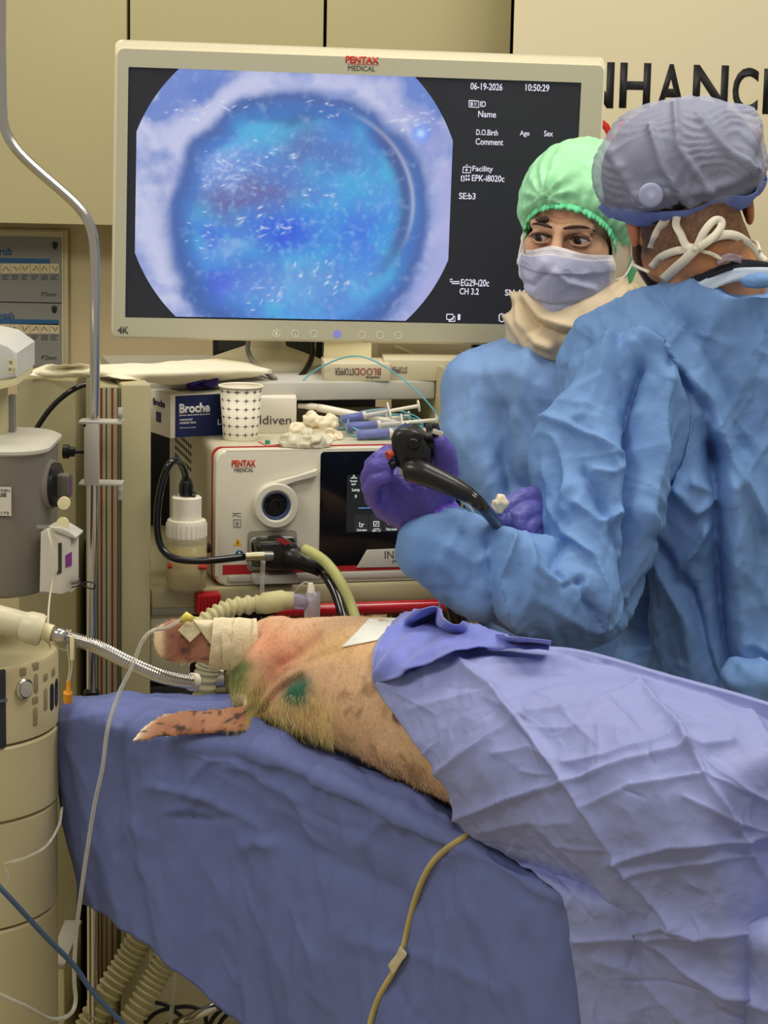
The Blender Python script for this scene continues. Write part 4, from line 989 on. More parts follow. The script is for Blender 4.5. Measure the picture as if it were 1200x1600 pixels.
drape_m = mat('drape_blue', (106, 118, 174), .6, bump=.12, bscale=220, voro=.28, vosc=8, spec=.3)
drape_hang = drape_m
def zt_(x, y, z=ZT): p = PZ(x, y, z); return (p.x, p.y, p.z)
def yp_(x, y, Y): return tuple(P(x, y, Y))
cols = []
def dcol(r0, r1, r2, r3, r4, r5, ye=None, z0=ZT):
    A = zt_(*r0); B = zt_(*r1); C = zt_(*r2); Y = ye or C[1]
    cols.append([A, B, C, yp_(r3[0], r3[1], Y-.012), yp_(r4[0], r4[1], Y-.004), yp_(r5[0], r5[1], Y+.006)])
cols.append([yp_(190, 1092, 3.40), yp_(170, 1100, 3.38), yp_(150, 1112, 3.34), yp_(140, 1150, 3.36), yp_(150, 1290, 3.36), yp_(190, 1400, 3.38)])
cols.append([yp_(126, 1089, 3.24), yp_(112, 1093, 3.20), yp_(102, 1102, 3.15), yp_(94, 1150, 3.14), yp_(104, 1290, 3.15), yp_(140, 1405, 3.16)])
dcol((185, 1087), (175, 1098), (162, 1120), (158, 1165), (168, 1300), (184, 1436))
dcol((290, 1086), (280, 1108), (262, 1145), (255, 1182), (258, 1320), (262, 1498))
dcol((410, 1088), (402, 1115), (392, 1162), (385, 1198), (380, 1370), (378, 1594))
dcol((570, 1110), (550, 1155), (535, 1218), (525, 1255), (515, 1450), (505, 1690))
dcol((730, 1150), (722, 1210), (712, 1300), (702, 1338), (690, 1540), (680, 1800))
dcol((910, 1220), (905, 1295), (888, 1390), (878, 1432), (866, 1650), (856, 1900))
dcol((1160, 1290), (1155, 1350), (1135, 1440), (1125, 1482), (1110, 1700), (1100, 1950))
dcol((1500, 1430), (1495, 1490), (1480, 1575), (1470, 1620), (1455, 1850), (1440, 2120))
rows = [[c[i] for c in cols] for i in range(6)]
G = dense(rows, 300, 170); N = gnormals(G); co = G.reshape(-1, 3); nn = N.reshape(-1, 3)
FT = [([(395, 1156), (480, 1192), (600, 1246), (700, 1298)], .016, 18), ([(300, 1155), (395, 1152)], .006, 16), ([(420, 1150), (480, 1168), (560, 1200), (700, 1270)], -.006, 14),
      ([(240, 1225), (300, 1232), (340, 1250), (420, 1290)], .006, 10), ([(212, 1190), (190, 1260), (186, 1330)], -.004, 7), ([(232, 1180), (225, 1290), (228, 1360)], .003, 6),
      ([(110, 1130), (150, 1120), (260, 1100), (330, 1092)], .004, 7), ([(420, 1290), (520, 1340), (640, 1400)], -.006, 22), ([(600, 1330), (590, 1440), (594, 1560)], .004, 10),
      ([(760, 1370), (745, 1460), (742, 1560)], .006, 12), ([(690, 1440), (700, 1520), (695, 1610)], .005, 9), ([(830, 1420), (800, 1500), (790, 1600)], .005, 12),
      ([(395, 1320), (410, 1312), (430, 1318)], .010, 10), ([(560, 1470), (700, 1500), (790, 1545)], .005, 14), ([(480, 1420), (470, 1520), (480, 1600)], .003, 10),
      ([(380, 1190), (420, 1215), (470, 1250)], .006, 12), ([(330, 1185), (300, 1212), (290, 1235)], .005, 9), ([(640, 1270), (600, 1290), (570, 1320)], .006, 12), ([(720, 1330), (680, 1350), (655, 1390)], .006, 12)]
h = folds(co, FT, 1.3)+crumple(co, 7, 21, (1, 1, .45))*.016+crumple(co, 17, 22, (1, 1, .55))*.006+crumple(co, 34, 23, (1, 1, .5))*.002+(ridged(co, 8, 24, (1, 1, .3))-.5)*.006+creases(co, (100, 1130, 900, 1600), 70, 5, .0028, 5, 88, 28, (40, 160))+creases(co, (250, 1160, 760, 1300), 26, 6, .004, 7, 35, 25, (50, 140))+fbm(co, 30, 6, 3, (1, 1, .25))*.0012
co = co+nn*h[:, None]; G = co.reshape(G.shape)
me = gridmesh(G); o = link(me, 'table_drape', drape_m); thick(o, .0015)
tag(o, 'large blue surgical drape covering the table and hanging down in front', 'surgical drape')
bv_table = BVHTree.FromPolygons([tuple(v) for v in G.reshape(-1, 3)], [tuple(p.vertices) for p in me.polygons])

# ================================================================ pig
pig = thing('pig', 'anaesthetised pale pig lying on its side with its back to the camera', 'pig', PZ(600, 1150, ZT))
ringsP = []
def cpt(px, py, rh, rz, lift=.006):
    c = PZ(px, py, ZT); c = c+nv_*rh*.30; c.z = ZT+lift+rz; return c
spec = [(cpt(402, 1143, .075, .073), .072, .070), (cpt(480, 1163, .090, .081), .090, .081), (cpt(560, 1191, .110, .089), .110, .089), (cpt(640, 1226, .125, .091), .125, .091), (cpt(715, 1262, .130, .094), .130, .094), (cpt(800, 1306, .135, .098), .132, .097)]
last = spec[-1][0]
for k, (rh, rz) in enumerate(((.134, .100), (.130, .096), (.10, .072))): spec.append((last+dv*(.14, .28, .37)[k], rh, rz))
S = spline([tuple(c)+(a, b) for c, a, b in spec], 60)
mb = MB(); R = []
for i, s in enumerate(S):
    c = Vector(s[:3]); rh, rz = s[3], s[4]
    R.append([c+nv_*(rh*math.cos(t)*abs(math.cos(t))**-.12 if abs(math.cos(t)) > 1e-6 else 0)+Z*(rz*math.sin(t)) for t in [2*math.pi*k/40 for k in range(40)]])
mb.rings(R)
h0 = spec[0][0]
mb.ell(h0+Vector((.006, .016, .0)), .068, .072, .070, seg=32)                      # nape
mb.capsule(h0+Vector((0.0, .03, .0)), h0-dv*.03+nv_*.11+Z*-.005, .062, .052)          # face, turned away
mb.capsule(h0-dv*.03+nv_*.11+Z*-.005, h0-dv*.02+nv_*.22+Z*-.02, .055, .036)
mb.lathe(Fr(h0-dv*.02+nv_*.235+Z*-.02, Z, dv), [(.0, -.02), (.034, -.02), (.036, 0), (.030, .012), (0, .013)], 20)   # snout disc
# folded legs on the far side
for t_, r_ in ((14, .035), (40, .042)):
    c = Vector(S[t_][:3])+nv_*S[t_][3]*.8; c.z = ZT+.05
    mb.chain([c, c+nv_*.10-dv*.02, c+nv_*.17+dv*.05, c+nv_*.22+dv*.03], [r_+.015, r_, r_*.62, r_*.5])
# ears
def ear(spine, thickn, tilt, cup):
    sp = spline(spine, 22); R = []
    for i, (px, py, Y, hh_) in enumerate(sp):
        c = P(px, py, Y); s = Y/F; a, b = sp[min(i+1, 21)], sp[max(i-1, 0)]
        ax = (P(*a[:3])-P(*b[:3])).normalized(); n = Vector(tilt); v = (n-ax*n.dot(ax)).normalized(); w_ = ax.cross(v)
        if w_.y < 0: w_ = -w_
        hw_ = max(hh_*s, .002); th = thickn*(.5+.5*min(1, hh_/30)); ring = []
        for k in range(24):
            t = 2*math.pi*k/24; u = math.cos(t)
            ring.append(c+v*(hw_*u)+w_*(th*math.sin(t)-cup*(abs(u)**2.2)*hw_/.03))
        R.append(ring)
    return R
mb.rings(ear([(452, 1016, 3.03, 40), (410, 1010, 3.00, 33), (360, 1006, 2.985, 34), (310, 1003, 2.98, 36), (275, 1002, 2.98, 35), (254, 1003, 2.985, 25), (246, 1004, 2.99, 10)], .007, (0, .1, 1), .006))
zl = lambda x, y, z: PZ(x, y, z).y
mb.rings(ear([(425, 1118, 3.02, 24), (390, 1122, zl(390, 1122, ZT+.035), 25), (340, 1126, zl(340, 1126, ZT+.03), 23), (290, 1130, zl(290, 1130, ZT+.026), 22), (250, 1138, zl(250, 1138, ZT+.02), 19), (222, 1150, zl(222, 1150, ZT+.012), 10), (206, 1159, zl(206, 1159, ZT+.008), 3)], .0065, (0, .55, .8), .003))
me = remesh(mb, .0042, 5, .5); co, nn = get(me)
px_, py_ = proj(co)
WR = [([(455, 1010), (425, 1045), (405, 1080), (395, 1110)], -.006, 9), ([(520, 1015), (480, 1030), (440, 1050), (400, 1090)], -.004, 7), ([(465, 1060), (425, 1085), (405, 1120)], -.006, 6), ([(495, 1000), (460, 1025), (430, 1035)], -.005, 8), ([(440, 1000), (420, 1030)], .004, 12),
      ([(540, 1010), (505, 1060), (490, 1110)], -.003, 14), ([(640, 1020), (600, 1080), (590, 1150)], -.003, 22)]
front = nn@np.array([0, -1, .2]) > 0
h = folds(co, WR)*front+fbm(co, 22, 3, 4)*.0022+fbm(co, 9, 5, 3)*.004
co = co+nn*h[:, None]; put(me, co)
px_, py_ = proj(co)
n_a = fbm(co, 14, 1); n_b = fbm(co, 45, 2); n_c = fbm(co, 110, 7, 3); n_d = fbm(co, 26, 12, 3)
c = slin((206, 170, 134))*np.ones((len(co), 3))
def lay2(col, a):
    global c
    a = np.clip(a, 0, 1)[:, None]; c = c*(1-a)+slin(col)*a
def blob(x, y, rx, ry=None, rot=0):
    a = rad(rot); u = (px_-x)*math.cos(a)+(py_-y)*math.sin(a); v = -(px_-x)*math.sin(a)+(py_-y)*math.cos(a)
    return np.exp(-((u/rx)**2+(v/(ry or rx))**2))
lay2((222, 180, 150), sstep(n_a, -.1, .5)*.6)
lay2((224, 178, 112), blob(520, 1010, 90, 30)*.5+blob(470, 1120, 60, 50)*.5)
lay2((216, 138, 112), blob(425, 1010, 40, 40)*.7+blob(440, 1040, 50, 14, 130)*.5)
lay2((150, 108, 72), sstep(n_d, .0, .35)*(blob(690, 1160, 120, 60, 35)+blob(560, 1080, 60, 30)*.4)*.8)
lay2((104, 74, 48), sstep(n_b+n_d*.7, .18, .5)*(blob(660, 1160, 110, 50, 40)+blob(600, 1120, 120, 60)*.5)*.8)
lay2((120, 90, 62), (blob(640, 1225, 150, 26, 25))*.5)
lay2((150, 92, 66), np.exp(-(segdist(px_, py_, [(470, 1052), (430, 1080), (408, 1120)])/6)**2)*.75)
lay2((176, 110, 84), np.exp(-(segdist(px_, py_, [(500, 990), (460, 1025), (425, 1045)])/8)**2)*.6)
lay2((20, 104, 84), np.clip(blob(464, 1084, 21, 22)*1.25*(1+.5*n_b)+blob(475, 1060, 12, 16)*.4, 0, .95))
lay2((66, 118, 58), np.clip(blob(371, 1062, 14, 22)*1.2+blob(385, 1040, 14, 10)*.6, 0, .8))
lay2((186, 176, 96), np.clip(blob(385, 1110, 22, 36)*.8, 0, .7))
e1 = (px_ < 345)*(py_ < 1048); e2 = (px_ < 385)*(py_ > 1085)
lay2((164, 108, 88), e1*.85); lay2((136, 82, 66), e1*blob(280, 1012, 40, 26)*.7+e1*sstep(n_b, 0, .4)*.4)
lay2((186, 130, 98), e2*.9); lay2((160, 96, 72), e2*sstep(n_b, 0, .4)*.35); topE = np.interp(px_, [205, 225, 250, 290, 340, 390], [1158, 1136, 1116, 1105, 1101, 1096]); lay2((238, 220, 184), e2*(np.exp(-((px_-204)/20)**2)*.9+sstep(-(py_-topE), -7, -1)*.85))
lay2((60, 52, 46), (e1*.7+e2*.9)*sstep(n_c+.4*n_b, .28, .5))
lay2((236, 210, 170), e1*(sstep(-px_, -262, -248)+sstep(py_, 1030, 1042)*.8))
setcol(me, 'Col', c)
pigskin = mat('pig_skin', (200, 150, 110), .6, vcol='Col', bump=.3, bscale=170, sss=.08)
link(me, 'body', pigskin, pig)
fsP = [tuple(p.vertices) for p in me.polygons]; bv_pig = BVHTree.FromPolygons([tuple(v) for v in co], fsP)
# short bristles
hb = MB(); g = random.Random(9); cols_h = []; verts = []; faces = []
vis = np.where((nn@np.array([0, -1, .35]) > -.35) & (px_ < 800))[0]
cl = c
def strand(p, d_, L_, wd, col):
    s = d_.cross(Vector((0, 1, 0.2)))
    s = s.normalized()*wd if s.length > 1e-6 else Vector((wd, 0, 0))
    k = len(verts); m_ = p+d_*L_*.55+Z*L_*.06; e = p+d_*L_
    verts.extend([tuple(p-s), tuple(p+s), tuple(m_+s*.7), tuple(m_-s*.7), tuple(e)]); faces.extend([(k, k+1, k+2, k+3), (k+3, k+2, k+4)])
    cols_h.extend([col]*5)
for q in range(15000):
    i = int(vis[g.randrange(len(vis))]); p = Vector(co[i]); n = Vector(nn[i]); X_, Y_ = px_[i], py_[i]
    if 325 < X_ < 405 and Y_ < 1045: continue
    d_ = (dv*.9+Vector((g.gauss(0, .35), g.gauss(0, .35), g.gauss(-.1, .35)))+n*.22)
    L_ = g.uniform(.004, .008); col = slin((226, 196, 146))
    if 352 < X_ < 420 and 1040 < Y_ < 1150: L_ = g.uniform(.010, .020); d_ = Vector((g.gauss(.1, .3), 0, -.9))+n*.25; col = slin((206, 196, 116)) if g.random() < .7 else slin((96, 130, 70))
    elif 352 < X_ < 520 and Y_ > 1085: L_ = g.uniform(.006, .014); d_ = dv*.5+Vector((g.gauss(0, .3), 0, -.9))+n*.25; col = slin((222, 206, 130))
    elif X_ < 345: 
        edge = (X_ < 262 and Y_ < 1060) or (Y_ > 1030 and Y_ < 1050) or (Y_ < 974) or (1090 < Y_ < 1150-.215*(X_-205)-8)
        if not edge and g.random() < .9: continue
        L_ = g.uniform(.003, .006) if edge else .003; d_ = n*.8+Vector((-.6, 0, g.gauss(0, .3))); col = slin((244, 228, 190))
    elif abs(X_-464) < 26 and abs(Y_-1084) < 24: col = slin((40, 110, 90))
    elif (X_ > 480 and Y_ > 1080 and g.random() < .4): col = slin((140, 104, 66))
    strand(p, d_.normalized(), L_, .00020, col)
hm = bpy.data.meshes.new('h'); hm.from_pydata(verts, [], faces); setcol(hm, 'Col', np.array(cols_h))
o = link(hm, 'bristles', mat('bristle', (232, 206, 156), .5, vcol='Col'), pig); o['kind'] = 'stuff'

def cast(px, py, trees, off=0):
    d = ray(px, py).normalized(); best = None
    for t in trees:
        h_ = t.ray_cast(CAMP, d)
        if h_[0] and (best is None or h_[3] < best): best = h_[3]
    return None if best is None else CAMP+d*(best-off)

# ear bandage of tape
tape_m = mat('surgical_tape', (226, 214, 178), .75, bump=.3, bscale=260)
bd = thing('ear_bandage', 'layers of cream tape wrapped around the root of the upper pig ear', 'bandage', P(365, 1040, 2.99))
for k, (xa_, xb_, sk, gr) in enumerate(((330, 362, 8, 3.5), (346, 378, -4, 4.5), (362, 392, 6, 5.2), (378, 404, -6, 4.0))):
    R = []
    for t in np.linspace(0, 1, 9):
        x = xa_+(xb_-xa_)*t; ring = []
        for q in range(44):
            a = 2*math.pi*q/44; v = math.cos(a); wv = math.sin(a)
            ring.append(P(x+sk*v*.5, 1006-(36.5+gr)*v*(1-.02*(x-360)/20)+math.sin(a*3+k)*.8, 2.985+(x-360)*.0004+.016*wv-.003-gr*.0004-.006*(1-v*v)))
        R.append(ring)
    mb = MB(); mb.rings(R, cap=False); me_ = mb.me(); co_, nn_ = get(me_); co_ += nn_*(fbm(co_, 60, k+3, 3)*.0022)[:, None]; put(me_, co_); o = link(me_, 'tape_turn', tape_m, bd); thick(o, .0012)
def patch(name, pts4, trees, m, parent, off=.003, n=14, amp=.0012, seed=3, t=.0008):
    (a, b, c_, d_) = pts4; G = np.empty((n, n, 3)); last_ = None
    for i in range(n):
        for j in range(n):
            u, v = j/(n-1), i/(n-1)
            X = a[0]*(1-u)*(1-v)+b[0]*u*(1-v)+c_[0]*u*v+d_[0]*(1-u)*v; Y_ = a[1]*(1-u)*(1-v)+b[1]*u*(1-v)+c_[1]*u*v+d_[1]*(1-u)*v
            p = cast(X, Y_, trees, off); p = p or (P(X, Y_, last_) if last_ else P(X, Y_, 2.98)); last_ = p.y; G[i, j] = p
    for _ in range(3): G[1:-1, 1:-1] = (G[:-2, 1:-1]+G[2:, 1:-1]+G[1:-1, :-2]+G[1:-1, 2:])/4
    N = gnormals(G); G = G+N*(crumple(G.reshape(-1, 3), 40, seed)*amp).reshape(n, n, 1)
    o = link(gridmesh(G), name, m, parent); thick(o, t); return o
tagz = patch('tape_square', ((278, 985), (296, 966), (316, 986), (297, 1004)), [bv_pig], tape_m, bd, .0035)
patch('tape_strip', ((300, 968), (348, 970), (360, 1010), (330, 1008)), [bv_pig], tape_m, bd, .005)
cn = thing('cannula', 'small yellow cannula hub taped to the upper pig ear with its clear drip line', 'cannula', P(290, 966, 2.965))
MB().tube([P(283, 970, 2.965), P(292, 963, 2.962), P(302, 968, 2.962)], [.004, .0065, .004], 12).build('hub', mat('cannula_yellow', (222, 206, 96), .4), cn, smooth=True)
dl = pcurve([(284, 968, 2.962), (262, 980, 2.95), (240, 985, 2.93), (222, 1002, 2.92), (205, 1045, 2.91), (185, 1085, 2.90), (168, 1140, 2.88), (160, 1200, 2.87), (148, 1255, 2.87), (136, 1330, 2.87), (126, 1400, 2.87), (118, 1470, 2.88), (116, 1530, 2.88), (118, 1565, 2.88), (108, 1586, 2.86), (80, 1592, 2.84), (40, 1572, 2.80), (-20, 1545, 2.78)], 130)
MB().tube(dl, .0028, 10).build('drip_line', clear_m, cn, smooth=True)
# white pad
o = patch('electrode_pad', ((533, 1012), (578, 966), (632, 966), (592, 1000)), [bv_pig], mat('pad_white', (240, 242, 232), .55), None, .003, 16, .0006)
tag(o, 'white adhesive pad on the pig flank at the edge of the drape', 'pad')

# ================================================================ the drape over the pig
lat = [[(628, 968), (730, 1009), (900, 1019), (1050, 1059), (1240, 1114), (1500, 1215)], [(592, 1008), (700, 1035), (880, 1052), (1040, 1092), (1240, 1150), (1500, 1258)], [(589, 1068), (700, 1085), (870, 1105), (1040, 1140), (1240, 1200), (1500, 1308)],
       [(640, 1146), (740, 1150), (890, 1170), (1050, 1200), (1240, 1250), (1500, 1356)], [(688, 1206), (790, 1207), (920, 1226), (1070, 1250), (1240, 1300), (1500, 1400)], [(718, 1268), (820, 1272), (950, 1290), (1080, 1310), (1240, 1350), (1500, 1440)],
       [(748, 1304), (850, 1322), (970, 1350), (1100, 1370), (1240, 1390), (1500, 1476)], [(802, 1347), (880, 1368), (1000, 1400), (1110, 1410), (1240, 1425), (1500, 1510)], [(878, 1394), (940, 1420), (1020, 1450), (1120, 1455), (1240, 1465), (1500, 1548)],
       [(893, 1442), (950, 1480), (1030, 1500), (1130, 1505), (1240, 1510), (1500, 1600)], [(899, 1510), (955, 1550), (1035, 1565), (1135, 1570), (1240, 1575), (1500, 1665)], [(914, 1640), (965, 1650), (1040, 1660), (1140, 1660), (1240, 1660), (1500, 1790)]]
NU, NV = 310, 300
PXG = dense([[(a, b, 0) for a, b in r] for r in lat], NU, NV)
D = np.full((NV, NU), np.nan)
for i in range(0, NV):
    for j in range(0, NU):
        p = cast(PXG[i, j, 0], PXG[i, j, 1], [bv_pig, bv_table], 0)
        if p: D[i, j] = p.y
# the top edge follows the pig's silhouette; fill misses from below, keep nearest, smooth
for j in range(NU):
    good = np.where(~np.isnan(D[:, j]))[0]
    if len(good) == 0: continue
    D[:good[0], j] = D[good[0], j]
    idx = np.arange(NV); D[:, j] = np.interp(idx, good, D[good, j])
i5 = int(NV*.64)
for j in range(NU):
    for i in range(1, NV): D[i, j] = min(D[i, j], D[i-1, j]+.0)      # never goes back away under an overhang
D -= .014+.016*np.linspace(0, 1, NU)[None, :]**1.5
for _ in range(60):
    Dn = D.copy(); Dn[1:-1, 1:-1] = (D[:-2, 1:-1]+D[2:, 1:-1]+D[1:-1, :-2]+D[1:-1, 2:]+4*D[1:-1, 1:-1])/8
    Dn[1:-1, 0] = (D[:-2, 0]+D[2:, 0]+2*D[1:-1, 0])/4; Dn[1:-1, -1] = (D[:-2, -1]+D[2:, -1]+2*D[1:-1, -1])/4; Dn[0, 1:-1] = (D[0, :-2]+D[0, 2:]+2*Dn[1, 1:-1])/4; D = Dn
G = np.array([[tuple(P(PXG[i, j, 0], PXG[i, j, 1], D[i, j])) for j in range(NU)] for i in range(NV)])
N = gnormals(G); co = G.reshape(-1, 3); nn = N.reshape(-1, 3)
C1 = [(650, 1010), (715, 1040), (770, 1082), (830, 1150), (897, 1224), (940, 1290), (975, 1345), (1065, 1440)]
C2 = [(830, 1010), (920, 1030), (990, 1062), (1055, 1135), (1080, 1178), (1140, 1290), (1200, 1392)]
FD = [(C1, .010, 9), (C2, .009, 8), ([(600, 1078), (660, 1058), (705, 1040), (735, 1012)], .008, 8), ([(690, 1205), (760, 1162), (800, 1135), (830, 1120)], .006, 9), ([(720, 1272), (800, 1245), (897, 1224), (985, 1195), (1080, 1178), (1140, 1170)], .008, 7),
      ([(830, 1118), (930, 1102), (1010, 1070)], .005, 7), ([(890, 1195), (950, 1185), (1020, 1165), (1075, 1150)], .005, 6), ([(925, 1260), (990, 1230), (1090, 1222)], .005, 7), ([(960, 1345), (1050, 1320), (1150, 1312), (1200, 1300)], .008, 8),
      ([(975, 1362), (1060, 1350), (1160, 1335)], .005, 7), ([(1080, 1178), (1130, 1220), (1200, 1255)], .006, 8), ([(1075, 1250), (1140, 1282), (1200, 1300)], .006, 8), ([(905, 1468), (980, 1462), (1060, 1456), (1200, 1458)], .006, 10),
      ([(1030, 1465), (1080, 1510), (1140, 1550), (1210, 1575)], .010, 14), ([(1000, 1452), (1050, 1440), (1100, 1456)], .010, 12), ([(700, 1050), (760, 1050), (850, 1042)], .004, 8), ([(645, 1110), (720, 1090), (770, 1082)], .004, 10),
      ([(780, 1180), (830, 1170), (870, 1190)], .005, 10), ([(860, 1290), (900, 1330), (960, 1400)], .006, 14), ([(1170, 1110), (1185, 1150), (1200, 1180)], .007, 7), ([(760, 1290), (830, 1280), (900, 1282)], .005, 14), ([(940, 1500), (1000, 1520), (1080, 1600)], .005, 20)]
h = folds(co, [(a_, b_*1.1, c_*1.0) for a_, b_, c_ in FD], 1.0)+crumple(co, 8, 31)*.007+crumple(co, 20, 32)*.0035+crumple(co, 44, 34)*.0015+fbm(co, 6, 33, 3)*.005+creases(co, (600, 1030, 1220, 1600), 60, 7, .0028, 4, 40, 55, (40, 150))
h = h*np.repeat(.12+.88*sstep(np.arange(NV), 2, 40), NU)
co = co+nn*h[:, None]
G = co.reshape(G.shape)
# carry the cloth on over the far side of the pig
back = []
for k, (dy, dz) in enumerate(((.16, -.26), (.15, -.18), (.13, -.10), (.09, -.035), (.04, -.006))):
    r = G[0].copy(); r[:, 1] += dy; r[:, 2] += dz; back.append(r)
G2 = np.concatenate([np.array(back), G], 0)
big_m = mat('drape_periwinkle', (142, 150, 202), .52, bump=.10, bscale=240, voro=.16, vosc=10, spec=.35)
me = gridmesh(G2); bd2 = thing('body_drape', 'pale blue creased drape laid over the pig and hanging over the table edge', 'surgical drape', PZ(1000, 1300, ZT))
o = link(me, 'drape_sheet', big_m, bd2); thick(o, .0015)
bv_big = BVHTree.FromPolygons([tuple(v) for v in G2.reshape(-1, 3)], [tuple(p.vertices) for p in me.polygons])
def Yat(x, y, off):
    p = cast(x, y, [bv_pig, bv_big], off); return p.y if p else None
rowsC = [[(628, 962), (660, 951), (692, 944), (712, 964), (745, 984), (800, 991), (862, 999)], [(602, 990), (640, 978), (690, 975), (716, 988), (750, 998), (800, 1002), (860, 1005)], [(588, 1030), (630, 1020), (688, 1002), (720, 1006), (760, 1009), (800, 1012), (858, 1014)], [(588, 1068), (622, 1062), (672, 1040), (715, 1020), (760, 1014), (800, 1016), (858, 1018)]]
rr = []
for i, r in enumerate(rowsC):
    row = []
    for (x, y) in r:
        yb = Yat(x, min(y+10, 1100), 0) or Yat(x, y+60, 0) or 2.9
        row.append(tuple(P(x, y, yb-.012-.010*math.sin(i/3*math.pi)+(.035 if i == 0 else 0))))
    rr.append(row)
G = dense(rr, 110, 50); N = gnormals(G); co = G.reshape(-1, 3)
h = folds(co, [([(600, 1050), (650, 1000), (700, 968)], .008, 12), ([(690, 945), (720, 985), (790, 1003)], .008, 8), ([(640, 1050), (690, 1010), (730, 1000)], .006, 9)])+crumple(co, 18, 41)*.007
G = (co+N.reshape(-1, 3)*h[:, None]).reshape(G.shape)
o = link(gridmesh(G), 'turned_back_fold', mat('drape_shade_violet', (112, 124, 206), .5, bump=.1, bscale=240, sheen=.25), bd2); thick(o, .0015); o['label'] = 'turned back fold, shade put in as deeper violet blue'  # the fold's shade is put into its colour as a more saturated blue

# ================================================================ tubes, cables and clutter
def corrugated(path, r, depth, turns, name, m, parent, n=None):
    n = turns*8; pts = curve([P(*p) for p in path], n)
    return MB().tube(pts, [r+depth*math.cos(i*2*math.pi/8) for i in range(n)], 18).build(name, m, parent, smooth=True)
corr_m = mat('corrugated_hose', (214, 208, 160), .35, trans=.25, ior=1.2)
bc = thing('breathing_circuit', 'corrugated breathing hose with clear lilac connector behind the pig head', 'breathing circuit', P(420, 960, 3.2))
corrugated([(300, 985, 3.16), (325, 968, 3.17), (345, 956, 3.18), (368, 948, 3.19), (402, 944, 3.20)], .0125, .002, 9, 'corrugated_hose', corr_m, bc)
MB().tube([P(400, 945, 3.2), P(410, 944, 3.2), P(412, 943, 3.2), P(443, 938, 3.2), P(445, 938, 3.2), P(460, 938, 3.2)], [.013, .0135, .0155, .0150, .0128, .0122], 22).build('hose_cuff', mat('cuff_yellow', (222, 216, 164), .35, trans=.3, ior=1.2), bc, smooth=True)
lil = mat('lilac_connector', (206, 198, 226), .1, trans=.7, ior=1.3)
MB().tube([P(443, 938, 3.2), P(470, 940, 3.2), P(488, 942, 3.2)], [.0118, .0112, .0100], 20).build('angle_connector', lil, bc, smooth=True)
MB().tube([P(489, 925, 3.2), P(488, 950, 3.2), P(487, 972, 3.2), P(485, 992, 3.2)], [.0105, .0115, .0112, .0135], 20).build('tee_connector', mat('clear_connector', (226, 222, 228), .1, trans=.7, ior=1.3), bc, smooth=True)
MB().tube([P(486, 926, 3.2), P(486, 918, 3.2), P(485, 911, 3.2)], [.006, .0052, .0036], 12).build('sample_port', white_m, bc)
MB().tube(pcurve([(485, 912, 3.2), (476, 910, 3.2), (466, 918, 3.2), (458, 930, 3.21)], 16), .0014, 8).build('sample_line', clear_m, bc, smooth=True)
corrugated([(352, 985, 3.20), (338, 1010, 3.21), (326, 1035, 3.22), (321, 1060, 3.22), (318, 1100, 3.22)], .0165, .0012, 12, 'corrugated_hose', corr_m, bc)
MB().tube([P(333, 1064, 3.235), P(352, 1062, 3.235)], .019, 22).build('steel_cap', steel, bc)
h2 = thing('corrugated_hoses', 'pair', 'hose', P(180, 1600, 3.3)); bpy.data.objects.remove(h2)
o = corrugated([(232, 1440, 3.36), (205, 1490, 3.36), (175, 1540, 3.35), (140, 1600, 3.34), (120, 1640, 3.33)], .0195, .0022, 22, 'breathing_hose', corr_m, None); tag(o, 'left corrugated cream hose hanging below the drape hem', 'hose', 'corrugated hoses below the table')
o = corrugated([(275, 1470, 3.34), (250, 1515, 3.34), (225, 1560, 3.33), (195, 1610, 3.32), (170, 1650, 3.31)], .0185, .0022, 20, 'breathing_hose', corr_m, None); tag(o, 'right corrugated cream hose hanging below the drape hem', 'hose', 'corrugated hoses below the table')
tag(MB().tube(pcurve([(276, 1500, 3.30), (273, 1540, 3.30), (268, 1580, 3.30), (262, 1640, 3.30)], 16), .0035, 10).build('drain_tube', clear_m, None, smooth=True), 'short clear tube hanging below the drape beside the hoses', 'tubing')
bx = thing('foot_switch_box', 'black box below the table behind the clear tube', 'box', P(266, 1600, 3.62))
q = YF(248, 1640, 3.6); x0, y0 = q.px(248, 1650); x1, y1 = q.px(284, 1560); MB().box(q, x0, x1, y0, y1, -.06, 0, .012, 3).build('housing', black_m, bx)
MB().tube([P(266, 1560, 3.62), P(268, 1548, 3.62)], .005, 10).build('cable_gland', black_m, bx)
MB().tube([P(266, 1640, 3.62), Vector((P(266, 1640, 3.62).x, 3.62, .0))], .012, 10).build('stem', black_m, bx)
tb = thing('low_trolley_bar', 'beige bar low down below the drape hem', 'bar', P(300, 1545, 3.7)); MB().tube([P(268, 1541, 3.7), P(400, 1532, 3.66)], .011, 16).build('rail', beige_m, tb)
MB().tube([P(395, 1532, 3.66), Vector((P(395, 1532, 3.66).x, 3.66, 0))], .012, 12).build('leg', beige_m, tb)
for k, pth in enumerate(([(220, 1606, 3.4), (245, 1582, 3.4), (285, 1573, 3.4), (308, 1576, 3.4), (321, 1588, 3.4), (322, 1620, 3.4)], [(240, 1566, 3.42), (258, 1570, 3.42), (278, 1584, 3.42), (292, 1594, 3.42)], [(326, 1604, 3.38), (335, 1588, 3.38), (348, 1576, 3.38), (360, 1568, 3.38)], [(340, 1606, 3.37), (350, 1590, 3.37), (366, 1578, 3.37)])):
    tag(MB().tube(pcurve(pth, 24), .0035, 8).build('floor_cable', black_m, None, smooth=True), ('black cable looping over the chrome foot rail', 'short black cable end in front of the black box', 'left of two short black cables crossing below the drape hem', 'right of two short black cables crossing below the drape hem')[k], 'cable')
